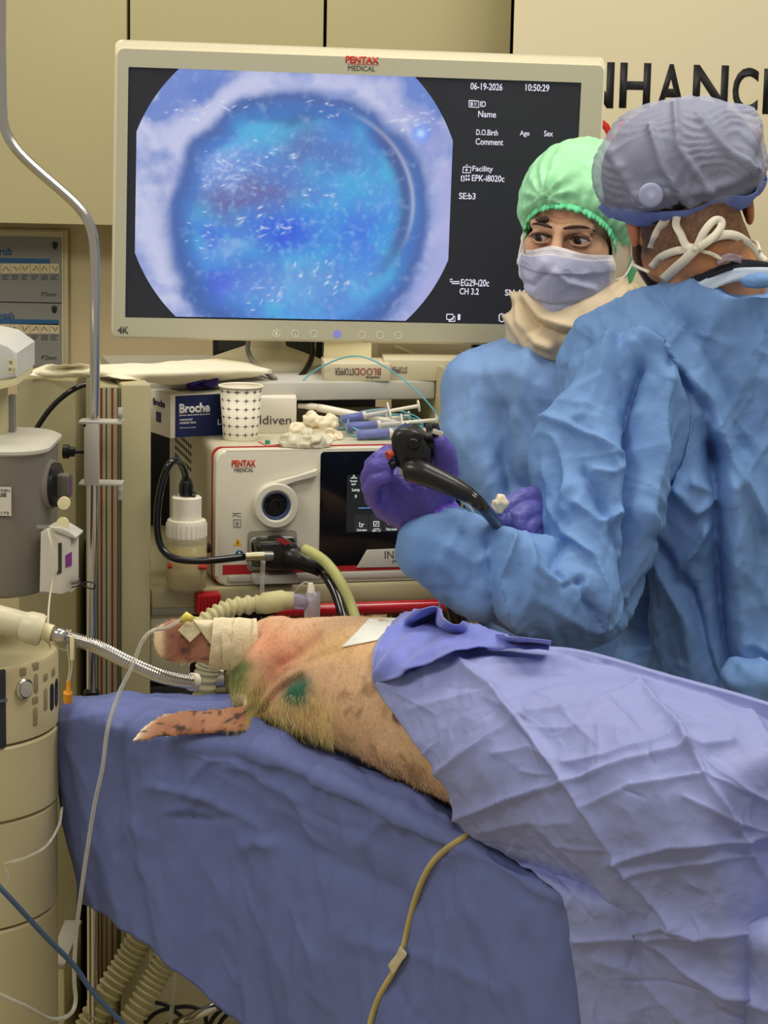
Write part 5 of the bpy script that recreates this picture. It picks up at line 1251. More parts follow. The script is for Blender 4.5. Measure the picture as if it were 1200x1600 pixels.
# cables over the drape
def oncloth(pts, tree, off, n):
    A = spline([(a, b) for a, b in pts], n); out = []; last_ = None
    for a, b in A:
        p = cast(a, b, tree, off); p = p or P(a, b, last_ or 2.7); last_ = p.y; out.append(p)
    D_ = np.array([list(v) for v in out])
    for _ in range(6): D_[1:-1] = (D_[:-2]+2*D_[1:-1]+D_[2:])/4
    return [Vector(v) for v in D_]
ec = thing('electrode_cable', 'cream cable running down the front drape with a scrap of tape', 'cable', P(640, 1450, 2.6))
MB().tube(oncloth([(770, 1288), (745, 1299), (712, 1316), (680, 1342), (660, 1375), (646, 1415), (636, 1455), (628, 1490), (614, 1520), (596, 1550), (582, 1585), (572, 1630)], [bv_table], .005, 90), .0038, 12).build('cable_sheath', mat('cable_cream', (196, 176, 116), .45), ec, smooth=True)
patch('tape_scrap', ((608, 1508), (628, 1478), (638, 1490), (614, 1524)), [bv_table], mat('tape_clear', (206, 196, 160), .4), ec, .010, 12, .004, 5)
tag(MB().tube(pcurve([(-20, 1366, 2.80), (20, 1408, 2.80), (70, 1462, 2.81), (115, 1508, 2.82), (150, 1556, 2.82), (205, 1612, 2.82)], 40), .0037, 10).build('monitor_lead', mat('slate_blue_cable', (60, 80, 104), .45), None, smooth=True), 'slate blue cable crossing the lower left corner', 'cable')
tag(MB().tube(pcurve([(97, 1262, 3.0), (92, 1290, 2.93), (72, 1322, 2.88), (40, 1340, 2.86), (8, 1350, 2.86), (13, 1368, 2.86), (8, 1385, 2.86), (-14, 1420, 2.86)], 50), .0018, 8).build('thin_drip_tube', clear_m, None, smooth=True), 'thin clear tube looping across the front of the cream drum', 'tubing')
sl = thing('sampling_line', 'thin cream line hanging from the white module to an orange connector', 'tubing', P(90, 960, 2.93))
MB().tube(pcurve([(74, 826, 3.03), (80, 850, 3.02), (87, 885, 3.02), (82, 910, 3.02), (77, 940, 3.0), (75, 985, 2.95), (80, 1000, 2.93), (92, 1012, 2.92), (106, 1017, 2.92)], 50), .0013, 8).build('line', mat('line_cream', (206, 196, 170), .4), sl, smooth=True)
for dx in (-1.5, 3): MB().tube(pcurve([(107+dx, 984, 2.91), (107+dx, 1010, 2.91), (110+dx*.8, 1040, 2.915), (106+dx*.4, 1070, 2.92)], 20), .0011, 8).build('line', mat('line_cream', (206, 196, 170), .4), sl, smooth=True)
MB().tube([P(107, 1064, 2.92), P(107, 1080, 2.92), P(106, 1082, 2.92), P(106, 1096, 2.925)], [.003, .0033, .0062, .0058], 14).build('orange_connector', mat('orange_plastic', (226, 150, 36), .4), sl); 
MB().box(YF(107, 1022, 2.905), .002, .0075, -.008, .024, 0, .002, .0008).build('tab', cream_m, sl)

# ================================================================ people: shared head
def head_bits(mb, T, neck=True, face=True, wide=1.0):
    e = lambda c, a, b, d, s=24: mb.ell(T(c), a, b, d, M=T.rot, seg=s)
    e((0, -.015, .030), .075*wide, .092, .094, 36); e((0, .018, -.035), .061*wide, .066, .080, 32)
    for s in (-1, 1):
        e((.037*s, .046, -.022), .030, .030, .032); e((.050*s, .010, -.062), .022, .034, .034)
        e((.0785*s*wide, -.012, -.012), .008, .017, .031); e((.081*s*wide, -.020, .004), .006, .012, .018); e((.079*s*wide, -.006, -.034), .0055, .008, .010)
    e((0, .064, -.092), .024, .022, .020); e((0, .054, .046), .052, .027, .040)
    if face:
        mb.capsule(T((-.040, .068, .019)), T((-.012, .082, .016)), .011, .011); mb.capsule(T((.012, .082, .016)), T((.040, .068, .019)), .011, .011)
        mb.chain([T((0, .082, .016)), T((0, .092, -.004)), T((0, .104, -.027))], [.009, .0085, .0115])
        for s in (-1, 1):
            mb.capsule(T((.0075*s, .094, -.030)), T((.013*s, .086, -.030)), .0075, .007)
            # lids around the eyes
            for up, r_ in ((1, .0030), (-1, .0027)):
                pts = []
                for k in range(9):
                    t = math.pi*k/8; x = -.0165*math.cos(t); z = up*(.0086 if up > 0 else .0083)*math.sin(t)
                    pts.append(T((.031*s+x, .0815-(x*x)*18-abs(x)*.05-.0025*(s*x > .008), z+.0005)))
                mb.chain(pts, [r_]*9, 8)
            
        mb.capsule(T((-.020, .078, -.060)), T((.020, .078, -.060)), .008, .008); mb.capsule(T((-.016, .078, -.068)), T((.016, .078, -.068)), .008, .008)
class Tr:
    def __init__(s, c, f, up):
        f = Vector(f).normalized(); up = Vector(up); up = (up-f*up.dot(f)).normalized(); x = up.cross(f) if True else 0
        s.c = Vector(c); s.x, s.f, s.u = x, f, up; s.rot = Matrix(((x.x, f.x, up.x), (x.y, f.y, up.y), (x.z, f.z, up.z)))
    def __call__(s, p): return s.c+s.x*p[0]+s.f*p[1]+s.u*p[2]
def ellring(c, rx, ry, tilt=(0, 0), n=48, yaw=0):
    c = Vector(c); ca, sa = math.cos(yaw), math.sin(yaw); out = []
    for k in range(n):
        t = 2*math.pi*k/n; x = rx*math.cos(t); y = ry*math.sin(t)
        out.append(c+Vector((x*ca-y*sa, x*sa+y*ca, tilt[0]*x+tilt[1]*y)))
    return out
def shell(T, c, r3, p0, nrm, seg=96, keep=-1):
    "ellipsoid cut open by a plane, in head coordinates"
    bm = bmesh.new(); bmesh.ops.create_uvsphere(bm, u_segments=seg, v_segments=seg//2, radius=1)
    # pole along the plane's normal so that pleats run to the rim
    n = Vector(nrm).normalized(); q = Vector((0, 0, 1)).rotation_difference(n).to_matrix()
    for v in bm.verts:
        d = q@v.co; v.co = Vector((c[0]+d.x*r3[0], c[1]+d.y*r3[1], c[2]+d.z*r3[2]))
    bmesh.ops.bisect_plane(bm, geom=bm.verts[:]+bm.edges[:]+bm.faces[:], plane_co=p0, plane_no=n, clear_outer=keep < 0, clear_inner=keep > 0)
    return bm, n, q
def ribbon(pts, wd, name, m, parent, wdir=(0, 0, 1), t=.0007, seg=3):
    G = []; k = len(pts)
    for i, p in enumerate(pts):
        tg = (pts[min(i+1, k-1)]-pts[max(i-1, 0)]).normalized(); v = Vector((0, -1, .1)); w_ = tg.cross(v).normalized()
        ww = wd[i] if isinstance(wd, (list, tuple)) else wd
        G.append([tuple(p+w_*(ww*(j/(seg-1)-.5))+v*(.001*math.sin(j*2+i*.5))) for j in range(seg)])
    o = link(gridmesh(np.array(G)), name, m, parent); thick(o, t); return o
def skinbody(me, name, base, parent, extra=None, m=None):
    pass
gown_m = mat('gown_blue', (108, 146, 200), .6, bump=.14, bscale=200, voro=.10, vosc=11, spec=.3)
gown_w = mat('gown_blue_plain', (118, 152, 202), .6, bump=.12, bscale=200, voro=.08, vosc=7, spec=.3)
skin_w = mat('skin_fair', (208, 158, 124), .5, vcol='Col', sss=.12, bump=.05, bscale=300)
skin_t = mat('skin_tan', (200, 144, 100), .5, vcol='Col', sss=.12, bump=.08, bscale=260)
brow_m = mat('brow_hair', (66, 50, 42), .7, bump=.6, bscale=400)
glove_m = mat('glove_purple', (92, 82, 170), .38, bump=.22, bscale=120, stretch=(1, 1, 3), sss=.06)
glove_d = mat('glove_blue_purple', (90, 90, 164), .4, bump=.2, bscale=110)

# ================================================================ the nurse
wf = Vector((-.36, -.92, -.10))
TW = Tr(P(874, 374, 3.48)-wf.normalized()*.082, wf, (.035, 0, 1))
nurse = thing('person', 'person in green bouffant cap, face mask and beige scarf standing behind the surgeon', 'person', (P(890, 800, 3.58).x, 3.58, 0))
mb = MB(); head_bits(mb, TW)
def wring(px, py, Y, rx, ry): return ellring(P(px, py, Y), rx, ry)
nb = TW((0, -.03, -.05)); sh = P(882, 590, 3.58)
mb.capsule(nb, P(884, 560, 3.58), .052, .056)
mb.ell(sh, .13, .07, .05); mb.capsule(sh, P(890, 900, 3.6), .10, .10); mb.capsule(P(890, 900, 3.6), Vector((P(890, 900, 3.6).x, 3.6, .80)), .10, .115)
for s in (-1, 1):
    hx = P(890, 900, 3.6).x+.075*s; mb.chain([Vector((hx, 3.6, .80)), Vector((hx+.01*s, 3.59, .46)), Vector((hx+.01*s, 3.62, .08))], [.075, .052, .036]); mb.capsule(Vector((hx+.01*s, 3.63, .035)), Vector((hx+.02*s, 3.50, .028)), .036, .030)
mb.chain([P(748, 605, 3.56), P(755, 720, 3.54), P(800, 805, 3.50), P(880, 850, 3.42)], [.036, .032, .028, .022])
mb.chain([P(1005, 605, 3.60), P(1020, 760, 3.60), P(940, 850, 3.46)], [.036, .032, .024])
me = remesh(mb, .0023, 3, .5); co, nn = get(me)
c = slin((206, 164, 132))*np.ones((len(co), 3)); px_, py_ = proj(co)
lay2((184, 120, 92), blob(850, 385, 30, 10)*.3+blob(915, 385, 30, 12)*.3); lay2((222, 170, 134), blob(870, 335, 40, 18)*.6)
lay2((150, 96, 78), blob(843, 366, 22, 7)*.5+blob(903, 366, 24, 7)*.5)
lay2((96, 58, 46), np.exp(-(segdist(px_, py_, [(826, 369), (843, 364.5), (860, 369)])/1.8)**2)*.9+np.exp(-(segdist(px_, py_, [(888, 368), (905, 364.5), (922, 371)])/1.8)**2)*.9)
setcol(me, 'Col', c); link(me, 'body', skin_w, nurse)
for s in (-1, 1):
    cE = TW((.031*s, .0692, .0002)); mb = MB(); mb.ell(cE, .0132, .0132, .0132, seg=36); me = mb.me(); co, _ = get(me)
    gz = (TW.x*-.30+TW.f*.93+TW.u*-.16).normalized(); d_ = np.degrees(np.arccos(np.clip(((co-np.array(cE))/.0132)@np.array(gz), -1, 1)))
    c = slin((206, 196, 188))*np.ones((len(co), 3)); lay2((44, 28, 22), sstep(-d_, -35, -31)); lay2((10, 8, 8), sstep(-d_, -17, -14))
    setcol(me, 'Col', c); link(me, 'eye', mat('eyeball', (220, 214, 206), .12, vcol='Col', coat=.5), nurse)
    pts = [TW((x*s, y, z)) for x, y, z in ((.009, .0925, .0185), (.019, .0912, .0212), (.031, .0860, .0222), (.043, .0772, .0195), (.052, .0680, .0135))]
    MB().tube(curve(pts, 16), [.0014, .0019, .0022, .0024, .0025, .0025, .0024, .0023, .0022, .0021, .0019, .0018, .0016, .0013, .001, .0006], 8).build('eyebrow', brow_m, nurse, smooth=True)
    pts = [TW((.031*s+x, .0835-(x*x)*18-abs(x)*.04, .0066-(x/.0165)**2*.0060)) for x in np.linspace(-.016, .017, 9)]
    MB().tube(pts, [.0006, .001, .0013, .0015, .0015, .0015, .0014, .0012, .0006], 6).build('eyelashes', brow_m, nurse, smooth=True)
mb = MB(); mb.ell(TW((-.022, .0885, .0300)), .0075, .003, .0050, M=TW.rot, seg=16); mb.ell(TW((-.029, .085, .0275)), .009, .003, .0035, M=TW.rot, seg=16)
mb.build('brow_mark', brow_m, nurse, smooth=True)
# bouffant cap
capg = mat('cap_green', (164, 226, 176), .5, bump=.35, bscale=70, var=.16, vscale=22, sss=.3, alpha=.86)
cg2 = mat('cap_green_edge', (98, 200, 146), .55, bump=.3, bscale=90, sss=.2)
CC, CRr = (0.004, -.028, .036), (.100, .122, .105); P0 = (0, .088, .046); NR = Vector((0, .74, -.67)).normalized()
def bouffant(T, C, Rr, P0, NR, npl, amp, name, m, parent, gather=None, t=.0008, seed=1, cs=26, camp=.004, seg=160):
    bm, n, q = shell(T, C, Rr, P0, NR, seg)
    qi = q.inverted()
    for v in bm.verts:
        p = v.co; dd = -(p-Vector(P0)).dot(n); l = qi@(p-Vector(C)); th = math.atan2(l.y, l.x)
        out = (p-Vector(C)).normalized(); near = math.exp(-dd/.028)
        ww = math.sin(th*npl+2.2*noise.noise(p*22))*.6+math.sin(th*npl*.37+1.3)*.5
        v.co = p+out*(amp*ww*(.30+.9*near))-out*(.012*math.exp(-dd/.010))
        if gather:
            g_ = (p-Vector(gather)); gl_ = g_.length; v.co += out*.003*math.exp(-(gl_/.02)**2); v.co += out*.0045*math.sin(math.atan2(g_.x, g_.z)*11)*math.exp(-(gl_/.055)**2)
    me = bpy.data.meshes.new('cap'); bm.to_mesh(me); bm.free(); co, _ = get(me)
    put(me, [T(v) for v in co]); co, nn = get(me); co += nn*((crumple(co, cs, seed)*camp))[:, None]; put(me, co)
    o = link(me, name, m, parent); thick(o, t); return o
bouffant(TW, CC, CRr, P0, NR, 30, .0032, 'bouffant_cap', capg, nurse, gather=(-.026, .078, .062))
# its ruffled elastic edge
def rimloop(C, Rr, P0, NR, n, grow=1.0):
    n_ = Vector(NR).normalized(); u = Vector((1, 0, 0)); v = n_.cross(u); out = []
    for k in range(n):
        t = 2*math.pi*k/n; d = u*math.cos(t)+v*math.sin(t); lo, hi = 0, .4
        base = Vector(P0)+n_*0; o_ = Vector(C)-n_*(Vector(C)-Vector(P0)).dot(n_)
        for _ in range(30):
            m_ = (lo+hi)/2; p = o_+d*m_; e = sum(((p[i]-C[i])/Rr[i])**2 for i in range(3))
            lo, hi = (m_, hi) if e < 1 else (lo, m_)
        out.append(o_+d*lo*grow)
    return out
L1 = rimloop(CC, CRr, P0, NR, 300, .985); R = []
for k, p in enumerate(L1):
    t = 2*math.pi*k/300; out = (p-Vector(CC)).normalized(); w_ = .0016*math.sin(t*61+3*math.sin(t*7))+.0018*math.sin(t*23+1)+.002*noise.noise(Vector((t*9, 1, 2)))
    R.append([TW(p+out*(w_*.6+.000)-NR*.008), TW(p+out*(w_-.001)+NR*.0), TW(p+out*(w_*1.2-.003)+NR*(.004+w_*.8))])
G = np.array([[tuple(v) for v in r] for r in R+[R[0]]]); o = link(gridmesh(G), 'cap_ruffle', cg2, nurse); thick(o, .001)
lump('cap_gather', '', '', cg2, TW((-.070, -.0, -.0)) if False else P(968, 418, 3.56), (.024, .014, .026), .006, 40, 3, parent=nurse)
# underscarf, scarf, mask
scarf_m = mat('scarf_beige', (212, 194, 164), .75, bump=.15, bscale=350, var=.03)
bm, n, q = shell(TW, (0, -.012, -.022), (.084, .092, .112), (0, .040, 0), (0, 1, -.12), 72)
me = bpy.data.meshes.new('u'); bm.to_mesh(me); bm.free(); co, _ = get(me); put(me, [TW(v) for v in co]); o = link(me, 'underscarf', mat('underscarf_cream', (218, 204, 176), .75, bump=.15, bscale=350), nurse); thick(o, .0012)
rowsS = [((0, .006, -.070), .060, .064, .3, 0), ((0, .008, -.086), .072, .080, .3, -.05), ((.004, .008, -.110), .096, .098, .36, -.08), ((.006, .004, -.138), .106, .104, .36, -.10), ((.006, 0, -.160), .103, .098, .34, -.10), ((.004, -.002, -.170), .088, .085, .30, -.1), ((0, -.004, -.160), .070, .068, .3, 0)]
G = []
for cS, rx, ry, tx, ty in rowsS:
    G.append([(cS[0]+rx*math.cos(t), cS[1]+ry*math.sin(t), cS[2]+tx*rx*math.cos(t)*.75+ty*ry*math.sin(t)) for t in np.linspace(0, 2*math.pi, 40)])
G = dense(G, 170, 60); G = np.array([[tuple(TW(v)) for v in r] for r in G]); N = gnormals(G); cen = np.array(TW((0, 0, -.12))); od = G-cen; N = N*np.sign((N*od).sum(2, keepdims=True)); co = G.reshape(-1, 3)
FS = [([(815, 470), (822, 505), (845, 530), (862, 535)], .012, 8), ([(800, 500), (830, 540), (880, 555), (935, 540)], .008, 9), ([(830, 470), (850, 500), (900, 512), (950, 490), (985, 450)], .010, 8), ([(840, 505), (875, 522), (920, 515), (965, 480)], -.008, 7), ([(935, 545), (950, 510), (985, 470)], .008, 7), ([(985, 440), (975, 480), (945, 520)], -.007, 7), ([(822, 480), (836, 515)], -.012, 6), ([(955, 455), (975, 440)], .006, 7)]
h = folds(co, FS, 1.4)*1.9+fbm(co, 16, 8, 3)*.004
G = (co+N.reshape(-1, 3)*h[:, None]).reshape(G.shape); o = link(gridmesh(G), 'scarf', scarf_m, nurse); thick(o, .0015)
mk = [[(-.072, .043, -.026), (-.042, .083, -.019), (-.014, .100, -.010), (0, .106, -.007), (.014, .100, -.010), (.043, .084, -.019), (.073, .046, -.024)],
      [(-.077, .038, -.045), (-.042, .084, -.042), (-.015, .113, -.038), (0, .118, -.037), (.015, .113, -.038), (.045, .087, -.042), (.077, .044, -.042)],
      [(-.077, .026, -.070), (-.044, .084, -.072), (-.016, .106, -.074), (0, .110, -.075), (.016, .106, -.074), (.044, .084, -.072), (.074, .030, -.064)],
      [(-.070, .022, -.090), (-.042, .074, -.100), (-.016, .094, -.108), (0, .098, -.110), (.016, .094, -.108), (.042, .074, -.100), (.068, .026, -.084)],
      [(-.056, .026, -.100), (-.034, .062, -.116), (-.014, .078, -.125), (0, .082, -.127), (.014, .078, -.125), (.034, .062, -.116), (.056, .028, -.096)]]
G = dense(mk, 90, 90); G = np.array([[tuple(TW(v)) for v in r] for r in G]); N = gnormals(G)
vv = np.linspace(0, 1, 90)[:, None]; pl = .0022*((vv*3.2) % 1)*(vv > .1)*(vv < .92)*np.ones((1, 90)); co = G.reshape(-1, 3)
h = pl.reshape(-1)+folds(co, [([(815, 440), (835, 445), (852, 430)], -.004, 5), ([(868, 425), (885, 440), (925, 450)], .004, 5), ([(830, 470), (870, 475), (930, 468)], -.002, 4), ([(850, 410), (838, 440)], .003, 6)])+crumple(co, 30, 51)*.003
G2 = (co+N.reshape(-1, 3)*h[:, None]).reshape(G.shape); me = gridmesh(G2)
c = slin((176, 180, 208))*np.ones((len(co), 3)); vb = np.repeat(np.linspace(0, 1, 90), 90); ub = np.tile(np.linspace(0, 1, 90), 90)
lay2((214, 210, 214), sstep(-vb, -.13, -.10)); lay2((150, 152, 184), np.exp(-((vb-.055)/.008)**2)*.7+np.exp(-((vb-.09)/.008)**2)*.7); lay2((222, 220, 220), sstep(ub, .955, .975)+sstep(-ub, -.04, -.02))
setcol(me, 'Col', c); o = link(me, 'face_mask', mat('mask_fabric', (176, 180, 208), .7, vcol='Col', bump=.2, bscale=300), nurse); thick(o, .001)
strap = mat('mask_strap', (226, 222, 214), .6)
for pts in ([(.070, .036, -.024), (.080, .010, -.014), (.089, -.020, -.008)], [(.068, .028, -.066), (.083, .012, -.062), (.089, -.014, -.040), (.089, -.022, -.012)], [(-.071, .034, -.028), (-.084, .006, -.016), (-.088, -.02, -.01)], [(-.076, .026, -.066), (-.088, .006, -.05), (-.089, -.018, -.014)]):
    MB().tube([TW(v) for v in curve(pts, 14)], .0017, 8).build('ear_loop', strap, nurse, smooth=True)
# gown
def gown(parts, voxel, F_, cr_list, rd_list, name, m, parent, it=10, cre=None):
    mb = MB(); parts(mb); me = remesh(mb, voxel, it, .5); co, nn = get(me)
    fr_ = np.clip((nn@np.array([0, -1, 0]))*2+.6, 0, 1)
    h = folds(co, [(a_, b_*1.5, c_*1.0) for a_, b_, c_ in F_], 1.2)*fr_
    for (sc, seed, st, amp) in cr_list: h = h+crumple(co, sc, seed, st)*amp
    for (sc, seed, st, amp) in rd_list: h = h+(ridged(co, sc, seed, st)-.4)*amp
    h = h+creases(co, *cre[0])*fr_+creases(co, *cre[1])*fr_
    put(me, co+nn*h[:, None]); 
    o = link(me, name, m, parent); return o
def g1(mb):
    R = []
    for px, py, Y, rx, ry in ((884, 540, 3.57, .075, .07), (880, 552, 3.57, .12, .085), (874, 572, 3.57, .155, .10), (868, 610, 3.57, .168, .11), (872, 690, 3.57, .166, .12), (888, 770, 3.57, .152, .12), (895, 850, 3.58, .14, .12), (900, 950, 3.59, .15, .125), (905, 1080, 3.60, .175, .14), (905, 1300, 3.6, .19, .15), (905, 1500, 3.6, .21, .16)): R.append(wring(px, py, Y, rx, ry))
    mb.rings(R)
    mb.chain([P(746, 608, 3.55), P(748, 690, 3.52), P(783, 790, 3.49), P(872, 856, 3.40)], [.050, .050, .044, .034])
    mb.chain([P(1008, 606, 3.59), P(1030, 760, 3.58), P(950, 850, 3.46)], [.05, .048, .04])
gown(g1, .006, [([(830, 560), (812, 640), (818, 740)], .012, 22), ([(890, 560), (885, 640), (905, 720)], -.010, 20), ([(745, 590), (740, 680), (770, 770), (810, 830)], .006, 16), ([(790, 640), (790, 720), (800, 800)], -.012, 16), ([(730, 590), (800, 585), (850, 610)], .004, 16)],
     [(6, 61, (1, 1, .5), .010), (14, 62, (1, 1, .5), .004), (36, 63, (1, 1, .7), .002)], [(6, 65, (1, 1, .3), .012), (16, 66, (1, 1, .5), .004)], 'gown', gown_w, nurse, cre=(((690, 560, 900, 850), 22, 3, .003, 7, 85, 25, (60, 160)), ((690, 560, 900, 850), 20, 4, .0018, 4, 60, 50, (30, 90))))
MB().tube([TW(v) for v in curve([(.070, -.02, -.165), (.098, .03, -.160), (.090, .075, -.175)], 12)], .006, 10).build('gown_collar', mat('gown_binding', (190, 206, 226), .6), nurse, smooth=True)

# ================================================================ the surgeon
mfd = Vector((-.10, .97, -.16))
TM = Tr(P(1072, 322, 3.17), mfd, (-.20, -.02, 1))
TM.x = -TM.x if TM.x.x < 0 else TM.x
TM.rot = Matrix(((TM.x.x, TM.f.x, TM.u.x), (TM.x.y, TM.f.y, TM.u.y), (TM.x.z, TM.f.z, TM.u.z)))
surg = thing('person', 'person seen from behind in blue gown and bouffant cap holding the endoscope', 'person', (P(1130, 800, 3.2).x, 3.2, 0))
mb = MB(); head_bits(mb, TM, wide=1.03)
mb.capsule(TM((0, -.035, -.045)), P(1118, 455, 3.17), .064, .072)
mb.capsule(TM((0, -.05, .0)), TM((0, -.05, -.05)), .055, .06)
mb.capsule(P(1118, 450, 3.17), P(1110, 540, 3.20), .072, .09)
mb.capsule(P(1020, 595, 3.18), P(1200, 585, 3.22), .045, .045)
mb.capsule(P(1110, 600, 3.22), P(1160, 950, 3.22), .09, .09); mb.capsule(P(1160, 950, 3.22), Vector((P(1160, 950, 3.22).x, 3.24, .86)), .09, .11)
for s in (-1, 1):
    hx = P(1160, 950, 3.22).x+.08*s; mb.chain([Vector((hx, 3.24, .86)), Vector((hx+.01*s, 3.23, .48)), Vector((hx+.01*s, 3.25, .09))], [.085, .058, .04]); mb.capsule(Vector((hx+.01*s, 3.24, .04)), Vector((hx+.02*s, 3.40, .035)), .04, .034)
mb.chain([P(990, 615, 3.12), P(935, 830, 3.02), P(915, 935, 2.99), P(760, 890, 2.93), P(706, 846, 2.925), P(660, 800, 2.93)], [.038, .032, .030, .028, .024, .020])
mb.chain([P(1262, 610, 3.22), P(1280, 800, 3.30), P(1150, 850, 3.36), P(900, 800, 3.10), P(850, 795, 3.06)], [.038, .034, .03, .026, .022])
me = remesh(mb, .0036, 3, .5); co, nn = get(me); px_, py_ = proj(co)
loc = (co-np.array(TM.c))@np.array(TM.rot)
c = slin((198, 140, 96))*np.ones((len(co), 3))
lay2((214, 150, 104), blob(1100, 450, 60, 30)*.5); lay2((178, 104, 78), sstep(np.abs(loc[:, 0]), .074, .082)*(loc[:, 2] > -.06)*.7)
hairm = sstep(loc[:, 2]+.12*np.abs(loc[:, 0])-.25*np.clip(loc[:, 1]+.03, 0, 1), -.088, -.045)*(np.abs(loc[:, 0]) < .0755)*(loc[:, 1] < .03)
n_h = fbm(co, 420, 71, 2)
lay2((74, 54, 42), np.clip(hairm*(.85+.25*n_h), 0, .92))
setcol(me, 'Col', c); link(me, 'body', skin_t, surg)
bv_m = BVHTree.FromPolygons([tuple(v) for v in co], [tuple(p.vertices) for p in me.polygons])
# hair seen through the cap
bm, n, q = shell(TM, (0, -.014, .048), (.108, .113, .0915), (0, -.02, -.004), (.02, .30, -1), 64)
me = bpy.data.meshes.new('u'); bm.to_mesh(me); bm.free(); co, _ = get(me); co += fbm(co, 120, 5, 3)[:, None]*.0015; put(me, [TM(v) for v in co]); o = link(me, 'hair', mat('dark_hair', (34, 30, 29), .7, bump=.7, bscale=240), surg); thick(o, .003)
capb = mat('cap_blue_gauze', (176, 182, 210), .65, alpha=.33, bump=.2, bscale=300)
capb2 = mat('cap_blue_band', (112, 132, 200), .6, alpha=.88, bump=.3, bscale=120)
C2_, R2_, P2_, N2_ = (.0, -.012, .052), (.116, .120, .098), (0, -.02, -.022), Vector((.02, .30, -1)).normalized()
bm, n, q = shell(TM, C2_, R2_, P2_, N2_, 220)
for v in bm.verts:
    p = v.co; dd = -(p-Vector(P2_)).dot(n); out = (p-Vector(C2_)).normalized(); 
    # accordion pleats run across; a few long diagonal tucks cut them
    z = p.z*1.0+.10*p.x+.012*noise.noise(p*11); pl = abs(((z*74+2.2*noise.noise(p*17)) % 1)-.5)*2; pl = pl**3*(.5+noise.noise(p*26+Vector((9, 2, 4))))
    reg = noise.noise(p*9+Vector((3, 1, 2)))
    v.co = p+out*(.0042*pl*(1 if dd > .03 else .2)+.008*reg)-out*(.022*math.exp(-dd/.014))+out*.002*math.sin(math.atan2(p.y, p.x)*40)*math.exp(-dd/.02)
me = bpy.data.meshes.new('cap'); bm.to_mesh(me); bm.free(); co, _ = get(me); put(me, [TM(v) for v in co]); co, nn = get(me)
FC = [([(1018, 200), (1035, 260), (1080, 320)], .010, 6), ([(1055, 165), (1060, 230), (1110, 300)], .008, 6), ([(955, 240), (985, 290), (1010, 310)], .006, 8), ([(1090, 180), (1130, 230), (1180, 270)], .006, 6), ([(1000, 310), (1040, 300)], .010, 16), ([(1165, 160), (1175, 200), (1160, 260)], .012, 14), ([(1080, 300), (1140, 285), (1180, 260)], .007, 8)]
co += nn*folds(co, FC)[:, None]; put(me, co); o = link(me, 'bouffant_cap', capb, surg); thick(o, .0006)
bm, n, q = shell(TM, C2_, (.1165, .1205, .0985), P2_, N2_, 220)
bmesh.ops.bisect_plane(bm, geom=bm.verts[:]+bm.edges[:]+bm.faces[:], plane_co=Vector(P2_)-n*.038, plane_no=n, clear_inner=True)
for v in bm.verts:
    p = v.co; dd = -(p-Vector(P2_)).dot(n); out = (p-Vector(C2_)).normalized()
    v.co = p+out*(.003+.007*noise.noise(p*20)+.008*noise.noise(p*9+Vector((3, 1, 2))))-out*(.020*math.exp(-dd/.012))+out*.003*math.sin(math.atan2(p.y, p.x)*34+4*noise.noise(p*12))*math.exp(-dd/.02)-n*(.010*noise.noise(p*17+Vector((5, 5, 5)))*(dd > .02))
me = bpy.data.meshes.new('cap'); bm.to_mesh(me); bm.free(); co, _ = get(me); put(me, [TM(v) for v in co]); o = link(me, 'cap_band', capb2, surg); thick(o, .0008)
mb = MB(); mb.lathe(Fr(P(1017, 305, 3.045), (1, 0, 0), (0, 0, 1)), [(.0155, -.008), (.0165, 0), (.014, .004), (.010, .003), (.007, .0045), (0, .004)], 24); mb.build('cap_button', mat('cap_button', (166, 172, 206), .6, alpha=.8), surg, smooth=True)
# mask ties
tie_m = mat('mask_tie', (232, 226, 206), .7)
def tie(pts, wpx, lift=.004, n=26):
    A = spline(pts, n); out = []; last_ = None
    for a in A:
        p = cast(a[0], a[1], [bv_m], lift); p = p or P(a[0], a[1], (last_ or 3.1)); last_ = p.y; out.append(p)
    D_ = np.array([list(v) for v in out])
    for _ in range(4): D_[1:-1] = (D_[:-2]+2*D_[1:-1]+D_[2:])/4
    return ribbon([Vector(v) for v in D_], wpx*3.1/F, 'mask_tie', tie_m, surg)
tie([(1058, 338), (1056, 352), (1064, 366), (1072, 384), (1088, 388)], 12); tie([(1042, 340), (1028, 362), (1018, 388)], 14, .006)
tie([(1088, 388), (1100, 362), (1116, 344), (1128, 346), (1124, 360), (1108, 376), (1090, 388)], 12, .010, 36); tie([(1088, 388), (1070, 406), (1054, 420), (1036, 437)], 15, .009)
tie([(1090, 386), (1116, 370), (1142, 366), (1164, 376), (1182, 396), (1196, 410)], 14); tie([(1086, 388), (1056, 392), (1032, 402), (1018, 418)], 12); tie([(1090, 390), (1110, 396), (1130, 406)], 6)
lump('tie_knot', '', '', tie_m, cast(1088, 388, [bv_m], .007), (.006, .004, .005), .001, 60, 2, 16, parent=surg)
mkm = [[(-.072, .040, -.02), (-.04, .088, -.012), (0, .112, -.004), (.04, .088, -.012), (.072, .040, -.02)], [(-.080, .030, -.06), (-.046, .090, -.06), (0, .122, -.055), (.046, .090, -.06), (.080, .030, -.06)], [(-.066, .03, -.10), (-.036, .076, -.118), (0, .096, -.124), (.036, .076, -.118), (.066, .03, -.10)]]
G = dense(mkm, 40, 30); o = link(gridmesh(np.array([[tuple(TM(v)) for v in r] for r in G])), 'face_mask', mat('mask_white', (214, 214, 212), .7), surg); thick(o, .001)
for s in (-1, 1): MB().tube([TM(v) for v in curve([(.079*s, .03, -.06), (.086*s, .0, -.066), (.078*s, -.04, -.08)], 10)], .0025, 8).build('mask_tie', tie_m, surg, smooth=True)
